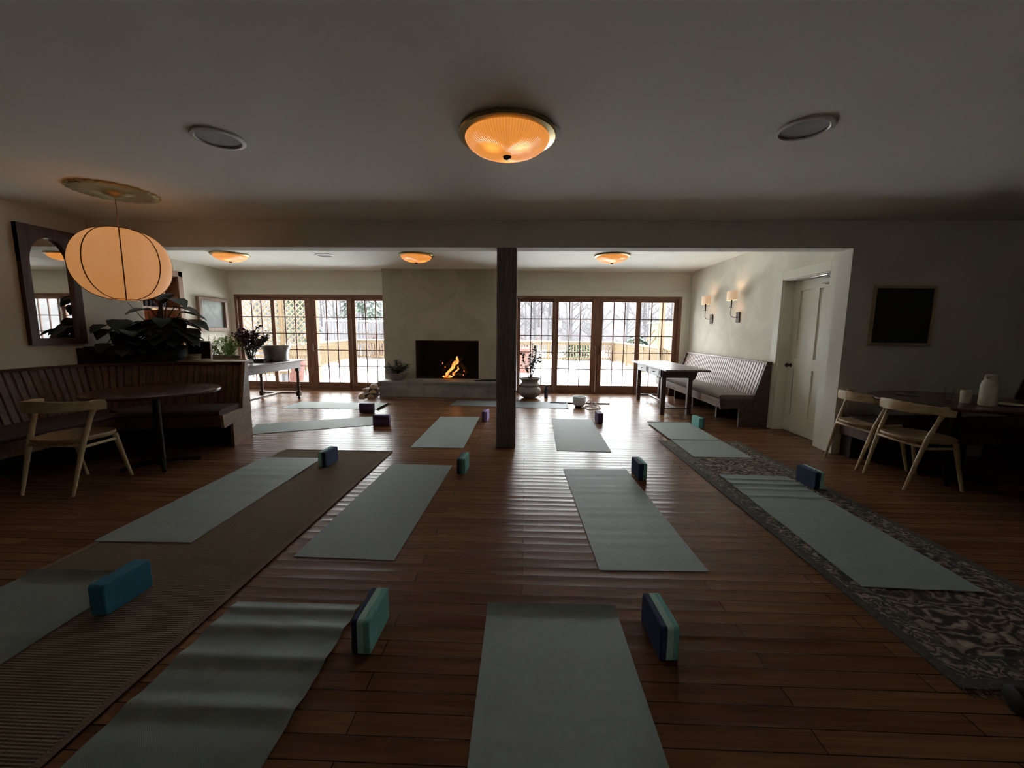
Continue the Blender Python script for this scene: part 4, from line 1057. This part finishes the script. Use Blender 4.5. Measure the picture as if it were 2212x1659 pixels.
block('bright teal foam block in the far row before the console table', (2.455, 5.74, 0), rd(3), [(.040, T_), (.020, DT), (.018, N_)])
block('slim lilac foam block left of the dark post', (-.585, 5.97, 0), rd(-4), [(.045, M['purple']), (.033, M['lilac'])])
block('slim purple foam block right of the dark post', (1.10, 5.97, 0), rd(2), [(.078, M['purple'])])
block('dark purple foam block at the right end of the crosswise mat near the firewood', (-2.55, 6.40, 0), rd(90), [(.078, M['purple'])])
block('dark purple foam block at the end of the askew mat', (-2.0, 5.53, 0), rd(93), [(.078, M['purple'])])

# dark bolster at the lower right
t = thing('rolled_cloth', 'small black rolled cloth on the floor at the lower right corner', 'cloth', (1.90, 1.31, .046), rd(-12))
MB().lathe([(.001, -.17), (.03, -.172), (.044, -.165), (.046, -.15), (.046, .15), (.044, .165), (.001, .17)], seg=24).build('roll', 'black', t, Matrix.Rotation(pi/2, 4, 'Y'))

# ------------------------------------------------------------------ OUTSIDE
ZD = -.10
struct('snowy_deck', MB().box(-10, 6, YW+.22, 20.3, ZD-.2, ZD), M['snow'])
struct('snowy_ground', MB().box(-70, 70, 20.3, 110, -1.2, -.8), M['snow'])
# hillside
random.seed(31)
rings = []
hm = MB(); nxh = 50; vs = []; fs = []
for i, yy in enumerate((48, 56, 66, 80, 100)):
    for j in range(nxh+1):
        x = -90+180*j/nxh; vs.append((x, yy, -.8+[0, 3.0, 6.5, 9.5, 11][i]*(1+.18*sin(x*.11+i)+.1*sin(x*.31))))
for i in range(4):
    for j in range(nxh): a = i*(nxh+1)+j; fs.append((a, a+1, a+nxh+2, a+nxh+1))
hm.add(vs, fs, True); struct('hillside', hm, M['hill'])

def railing(name, label, p0, p1, h=.95, boards=False, snowcap=True):
    p0, p1 = Vector(p0), Vector(p1); L = (p1-p0).length; ang = atan2(p1.y-p0.y, p1.x-p0.x)
    t = thing(name, label, 'railing', (p0.x, p0.y, ZD), ang)
    MB().box(0, L, -.07, .07, h-.04, h).build('cap_rail', 'cedar', t)
    MB().box(0, L, -.02, .02, h-.14, h-.05).box(0, L, -.02, .02, .08, .16).build('rail', 'cedar', t)
    np_ = max(2, int(L/2.2)+1)
    for i in range(np_):
        x = L*i/(np_-1); MB().box(x-.05, x+.05, -.05, .05, 0, h-.04).build('post', 'cedar', t)
    nb = int(L/.13); nshow = min(nb, 100)
    m0 = None
    bal = [.08+(L-.16)*i/max(1, nb-1) for i in range(nb)]
    for i, x in enumerate(bal[:100]):
        if m0 is None: m0 = MB().box(-.02, .02, -.02, .02, .1, h-.1).build('baluster', 'cedar', t); o = m0
        else: o = m0.copy(); COL.objects.link(o); o.parent = t
        o.location = (x, 0, 0)
    if snowcap: MB().box(0, L, -.065, .065, h, h+.03, .01).build('snow_cap', 'snow', t)
    return t
railing('deck_railing', 'yellow cedar railing along the far edge of the deck seen through the right windows', (-2.0, 20.1), (4.25, 20.1))
railing('deck_railing', 'yellow cedar railing along the far edge of the deck seen through the left windows', (-8.45, 20.1), (-2.0, 20.1))
railing('deck_railing', 'snow capped cedar railing running back along the right side of the deck', (4.33, 19.98), (4.15, 9.6))
railing('deck_railing', 'cedar railing on the left side of the deck beyond the lattice', (-8.50, 19.98), (-7.1, 11.75))
# lattice screen
def lattice(label, p0, p1, z0, z1):
    p0, p1 = Vector(p0), Vector(p1); L = (p1-p0).length; ang = atan2(p1.y-p0.y, p1.x-p0.x)
    t = thing('lattice_screen', label, 'lattice', (p0.x, p0.y, 0), ang)
    m_ = MB(); hgt = z1-z0; w = .024
    s_ = .165
    k_ = -hgt
    while k_ < L:
        for sg in (0, 1):
            a0 = max(0, -k_); a1 = min(hgt, L-k_)
            if a1 <= a0: continue
            x0_, x1_ = k_+a0, k_+a1
            za, zb = (z0+a0, z0+a1) if sg == 0 else (z1-a0, z1-a1)
            y0_ = -.012 if sg == 0 else .002
            vs = [(x0_-w, y0_, za), (x0_+w, y0_, za), (x1_+w, y0_, zb), (x1_-w, y0_, zb)]
            vs += [(x, y+.010, z) for x, y, z in vs]
            m_.add(vs, [(0, 1, 2, 3), (7, 6, 5, 4), (0, 4, 5, 1), (1, 5, 6, 2), (2, 6, 7, 3), (3, 7, 4, 0)])
        k_ += s_
    m_.build('slats', 'pale_cedar', t)
    MB().box(-.05, .05, -.05, .05, ZD, z1+.1).build('post', 'cedar', t)
    MB().box(L-.05, L+.05, -.05, .05, ZD, z1+.1).build('post', 'cedar', t)
    MB().box(0, L, -.02, .02, z1, z1+.06).box(0, L, -.02, .02, z0-.06, z0).box(0, L, -.03, .03, .55, .62).build('rail', 'cedar', t)
    nb = int(L/.12)
    m0 = None
    for i in range(1, nb):
        if m0 is None: m0 = MB().box(-.018, .018, -.018, .018, ZD+.1, .55).build('baluster', 'cedar', t); o = m0
        else: o = m0.copy(); COL.objects.link(o); o.parent = t
        o.location = (L*i/nb, 0, 0)
    return t
lattice('diagonal cedar lattice screen behind the leftmost glass door', (-8.05, 10.4), (-6.95, 11.5), .75, 2.75)
lattice('diagonal cedar lattice screen behind the second glass door', (-6.95, 11.5), (-5.95, 11.5), .75, 2.75)
# deck post
o = MB().box(-.06, .06, -.06, .06, ZD, 3.2).build('porch_post', 'cedar'); o.location = (4.05, 12.4, 0); tag(o, 'orange brown wooden post on the right side of the deck', 'post')
# planters outside
def out_pot(label, loc, r, h):
    t = thing('terracotta_planter', label, 'planter', loc)
    MB().lathe([(.001, 0), (r*.72, 0), (r*.95, h*.82), (r*1.03, h*.83), (r*1.03, h), (r*.92, h), (r*.88, h*.9), (.001, h*.88)], seg=32).build('pot', 'terracotta', t)
    MB().lathe([(.001, h*.86), (r*.9, h*.88), (r*.6, h*.98), (.001, h*1.03)], seg=24).build('snow_cap', 'snow', t)
    return t
out_pot('big terracotta planter on the deck behind the second glass door', (-6.35, 11.0, ZD), .27, .58)
out_pot('terracotta planter on the deck seen behind the slender potted tree', (-.02, 14.2, ZD), .32, .85)
t = thing('garden_bench', 'low snowy wooden bench on the deck behind the left table', 'bench', (-6.55, 10.2, ZD), .3)
MB().box(-.7, .45, -.2, .2, .30, .36).build('seat', 'cedar', t); MB().box(-.7, .45, -.18, .18, .36, .44, .02).build('snow_cap', 'snow', t)
for x in (-.6, .35): MB().box(x-.04, x+.04, -.18, .18, 0, .30).build('leg', 'grey_fence', t)
# grey neighbour fence
t = thing('board_fence', 'weathered grey board fence beyond the left side of the deck', 'fence', (-12, 24, -.8))
m_ = MB()
for i in range(60): x = i*.17; m_.box(x, x+.15, -.012, .012, 0, 2.55+.03*((i*7) % 3))
m_.build('boards', 'grey_fence', t)
MB().box(0, 10.2, .012, .06, .5, .6).box(0, 10.2, .012, .06, 1.9, 2.0).build('rail', 'grey_fence', t)
MB().box(0, 10.2, -.05, .05, 2.62, 2.70, .01).build('snow_cap', 'snow', t)
for i in range(6): MB().box(i*2.0, i*2.0+.12, -.06, .06, 0, 2.75).build('post', 'grey_fence', t)
# pale green shed
t = thing('garden_shed', 'pale green board play tower with a railing beyond the deck on the right', 'shed', (9.0, 25.5, -.8))
MB().box(-.9, 1.4, 0, 1.8, 1.2, 2.7).build('walls', 'shed', t)
MB().box(-1.0, 1.5, -.1, 1.9, 2.7, 2.78).build('snow_cap', 'snow', t)
for x in (-.85, 1.3): MB().box(x, x+.1, 0, .1, 0, 3.6).build('post', 'shed', t)
m_ = MB()
for i in range(12): m_.box(-.85+i*.19, -.80+i*.19, -.04, 0, .0, 1.2)
m_.build('slats', 'shed', t)
MB().tube([(-2.6, .3, 0), (-1.0, .3, 2.3)], .05, 6).tube([(-2.2, .3, 0), (-.8, .3, 2.0)], .05, 6).build('ladder', 'cedar', t)

# bare trees: a few master trees, copied
def bare_tree_master(seed, H, label):
    random.seed(seed)
    t = thing('bare_tree', label, 'tree', (0, 0, 0), 0, 'bare winter trees beyond the deck')
    m_ = MB(); lean = rnd(-.4, .4)
    trunk = [(lean*(i/6)**2+rnd(-.05, .05), rnd(-.05, .05), H*i/6) for i in range(7)]
    r0 = rnd(.10, .16); m_.tube(trunk, [r0*(1-.8*i/6) for i in range(7)], 7); m_.build('trunk', 'bark', t)
    br = MB()
    def grow(p, d_, L, r_, lev):
        q_ = p+d_*L; mid = p.lerp(q_, .5)+Vector((rnd(-.1, .1), rnd(-.1, .1), rnd(0, .1)))*L*.5
        br.tube([p, mid, q_], [r_, r_*.75, r_*.4], 4, False)
        if lev > 0:
            for k_ in range(3):
                u = rnd(.4, 1); nd = (d_+Vector((rnd(-.8, .8), rnd(-.8, .8), rnd(0, .7)))).normalized(); grow(p.lerp(q_, u), nd, L*rnd(.45, .7), r_*.55, lev-1)
    for k_ in range(15):
        u = rnd(.15, 1); i = min(5, int(u*6)); p = Vector(trunk[i]).lerp(Vector(trunk[i+1]), u*6-i)
        a = rnd(0, 2*pi); grow(p, Vector((cos(a), sin(a), rnd(.4, 1.3))).normalized(), H*rnd(.10, .17)*(1.2-u*.6), .04*(1.1-u*.6), 2)
    br.build('branches', 'bark', t)
    return t
TL = 'bare grey winter tree in the woods beyond the snowy deck'
masters = [bare_tree_master(s_, h, TL) for s_, h in ((41, 9.5), (42, 11), (43, 8.5), (44, 10), (45, 7.5))]
random.seed(77)
first = set()
placed = []
def overl(x, y): return any((x-a)**2+(y-b_)**2 < 2.9**2 for a, b_ in placed)
i = 0
for tries in range(4000):
    if i >= 95: break
    yy = 25+36*random.random()**1.2; xx = rnd(-.64, .54)*yy*1.05
    if yy < 27.5 and xx < -1: continue
    if abs(xx-9.2) < 3.2 and yy < 30: continue
    if abs(xx+11.5) < 4 and yy < 30: continue
    if abs(xx) < 8 and yy < 27: continue
    if overl(xx, yy): continue
    placed.append((xx, yy))
    mi = i % 5; z = -.8+max(0, (yy-48)*.33)-.1
    if mi not in first: first.add(mi); o = masters[mi]
    else: o = copy_tree(masters[mi])
    o.location = (xx, yy, z); o.rotation_euler = (0, 0, rnd(0, 6.28)); s_ = rnd(.8, 1.15); o.scale = (s_, s_, s_)
    i += 1
# evergreens
def evergreen(label, loc, H, R_, seed):
    random.seed(seed)
    t = thing('evergreen_tree', label, 'tree', loc)
    MB().tube([(0, 0, 0), (0, 0, H*.95)], [.12, .02], 7).build('trunk', 'bark', t)
    m_ = MB()
    for i in range(900):
        u = random.random()**.8; z = H*(.10+.88*u); r_ = R_*(1-u)**.8*rnd(.4, 1)+.05; a = rnd(0, 6.28)
        leaf(m_, (r_*cos(a), r_*sin(a), z), (cos(a), sin(a), rnd(-.5, .3)), rnd(.2, .5), .30, .4)
    m_.build('needles', 'evergreen', t)
evergreen('green evergreen tree behind the grey fence seen through the third glass door', (-10.6, 26.5, -.8), 6.5, 2.2, 51)
evergreen('slim green evergreen tree beside the board fence farther left', (-15.8, 27.5, -.8), 6.0, 2.0, 52)
evergreen('low green evergreen shrub beyond the right corner of the deck', (6.3, 23.5, -.8), 1.9, 1.3, 53)
evergreen('small green evergreen shrub beyond the far railing, right of centre', (3.2, 24.5, -.8), 1.6, 1.1, 54)
def shrub(label, loc, R_, H, seed):
    random.seed(seed)
    t = thing('winter_shrub', label, 'shrub', loc)
    s_ = MB(); m_ = MB()
    for i in range(70):
        a = rnd(0, 6.28); r_ = R_*sqrt(random.random()); tip = Vector((r_*cos(a), r_*sin(a)*.6, H*rnd(.6, 1)))
        s_.tube([(r_*.2*cos(a), 0, 0), tuple(tip)], [.015, .005], 4)
        for k_ in range(5): leaf(m_, tip*rnd(.6, 1), (rnd(-1, 1), rnd(-1, 1), rnd(-.2, 1)), rnd(.06, .14), .4)
    s_.build('stems', 'shrub_brown', t); m_.build('leaves', 'shrub_brown', t)
shrub('reddish brown winter shrub beyond the far railing left of the pot plant', (-.6, 22.5, -.8), 1.6, 2.1, 61)
shrub('reddish brown winter shrub beyond the right corner of the railing', (4.9, 22.0, -.8), 1.0, 1.7, 62)
shrub('yellowish brown winter shrub before the grey fence', (-8.3, 22.6, -.8), .9, 2.1, 63)

# ------------------------------------------------------------------ light
w = bpy.data.worlds.new('overcast_sky'); sc.world = w; w.use_nodes = True
n = w.node_tree.nodes; l = w.node_tree.links; bg = n['Background']
tc = n.new('ShaderNodeTexCoord'); sp = n.new('ShaderNodeSeparateXYZ'); l.new(tc.outputs['Generated'], sp.inputs[0])
rp = n.new('ShaderNodeValToRGB'); rp.color_ramp.elements[0].position = 0; rp.color_ramp.elements[1].position = .6
rp.color_ramp.elements[0].color = (.97, .985, 1, 1); rp.color_ramp.elements[1].color = (.96, .98, 1, 1)
l.new(sp.outputs['Z'], rp.inputs[0]); l.new(rp.outputs[0], bg.inputs['Color'])
bg.inputs['Strength'].default_value = 16

def warm_light(loc, power, col, r_=.05):
    L_ = bpy.data.lights.new('warm_point_light', 'POINT'); L_.energy = power; L_.color = col; L_.shadow_soft_size = r_
    o = bpy.data.objects.new('warm_point_light', L_); COL.objects.link(o); o.location = loc; return o
for y in (7.78, 6.82): warm_light((XR-.128, y, 1.93), .9, (1, .62, .34), .03)
warm_light((XL2-.2, 7.2, 1.55+.1-.02), .5, (1, .6, .3), .03)
warm_light((-1.5, 8.62, .6), 1.2, (1, .4, .12), .08)  # firelight: orange point light set amid the flames, no lamp here

# ------------------------------------------------------------------ camera
cam = bpy.data.cameras.new('camera'); co = bpy.data.objects.new('camera', cam); COL.objects.link(co)
cam.sensor_fit = 'HORIZONTAL'; cam.sensor_width = 36; cam.lens = 36*880/2212; cam.clip_start = .05; cam.clip_end = 300
P, Y_, Ro = rd(7.35), rd(-1.85), rd(-.5)
f_ = Vector((sin(Y_), cos(Y_), 0)); r_ = Vector((cos(Y_), -sin(Y_), 0)); u_ = Vector((0, 0, 1))
F = f_*cos(P)-u_*sin(P); D = -(u_*cos(P)+f_*sin(P))
Rr = r_*cos(Ro)+D*sin(Ro); Dd = -r_*sin(Ro)+D*cos(Ro)
mw = Matrix((Rr, -Dd, -F)).transposed().to_4x4(); mw.translation = Vector((0, 0, 1.32)); co.matrix_world = mw
sc.camera = co
# ------------------------------------------------------------------ view
sc.view_settings.view_transform = 'Standard'; sc.view_settings.look = 'None'; sc.view_settings.gamma = 1
sc.view_settings.use_curve_mapping = False; sc.view_settings.exposure = 0
sc.cycles.use_denoising = True
try: sc.cycles.denoiser = 'OPENIMAGEDENOISE'
except Exception: pass
sc.cycles.use_adaptive_sampling = True; sc.cycles.adaptive_threshold = .06
sc.cycles.max_bounces = 8; sc.cycles.diffuse_bounces = 5; sc.cycles.glossy_bounces = 4; sc.cycles.transparent_max_bounces = 16
sc.cycles.sample_clamp_indirect = 40; sc.cycles.blur_glossy = 1.0; sc.cycles.caustics_reflective = True; sc.cycles.caustics_refractive = False
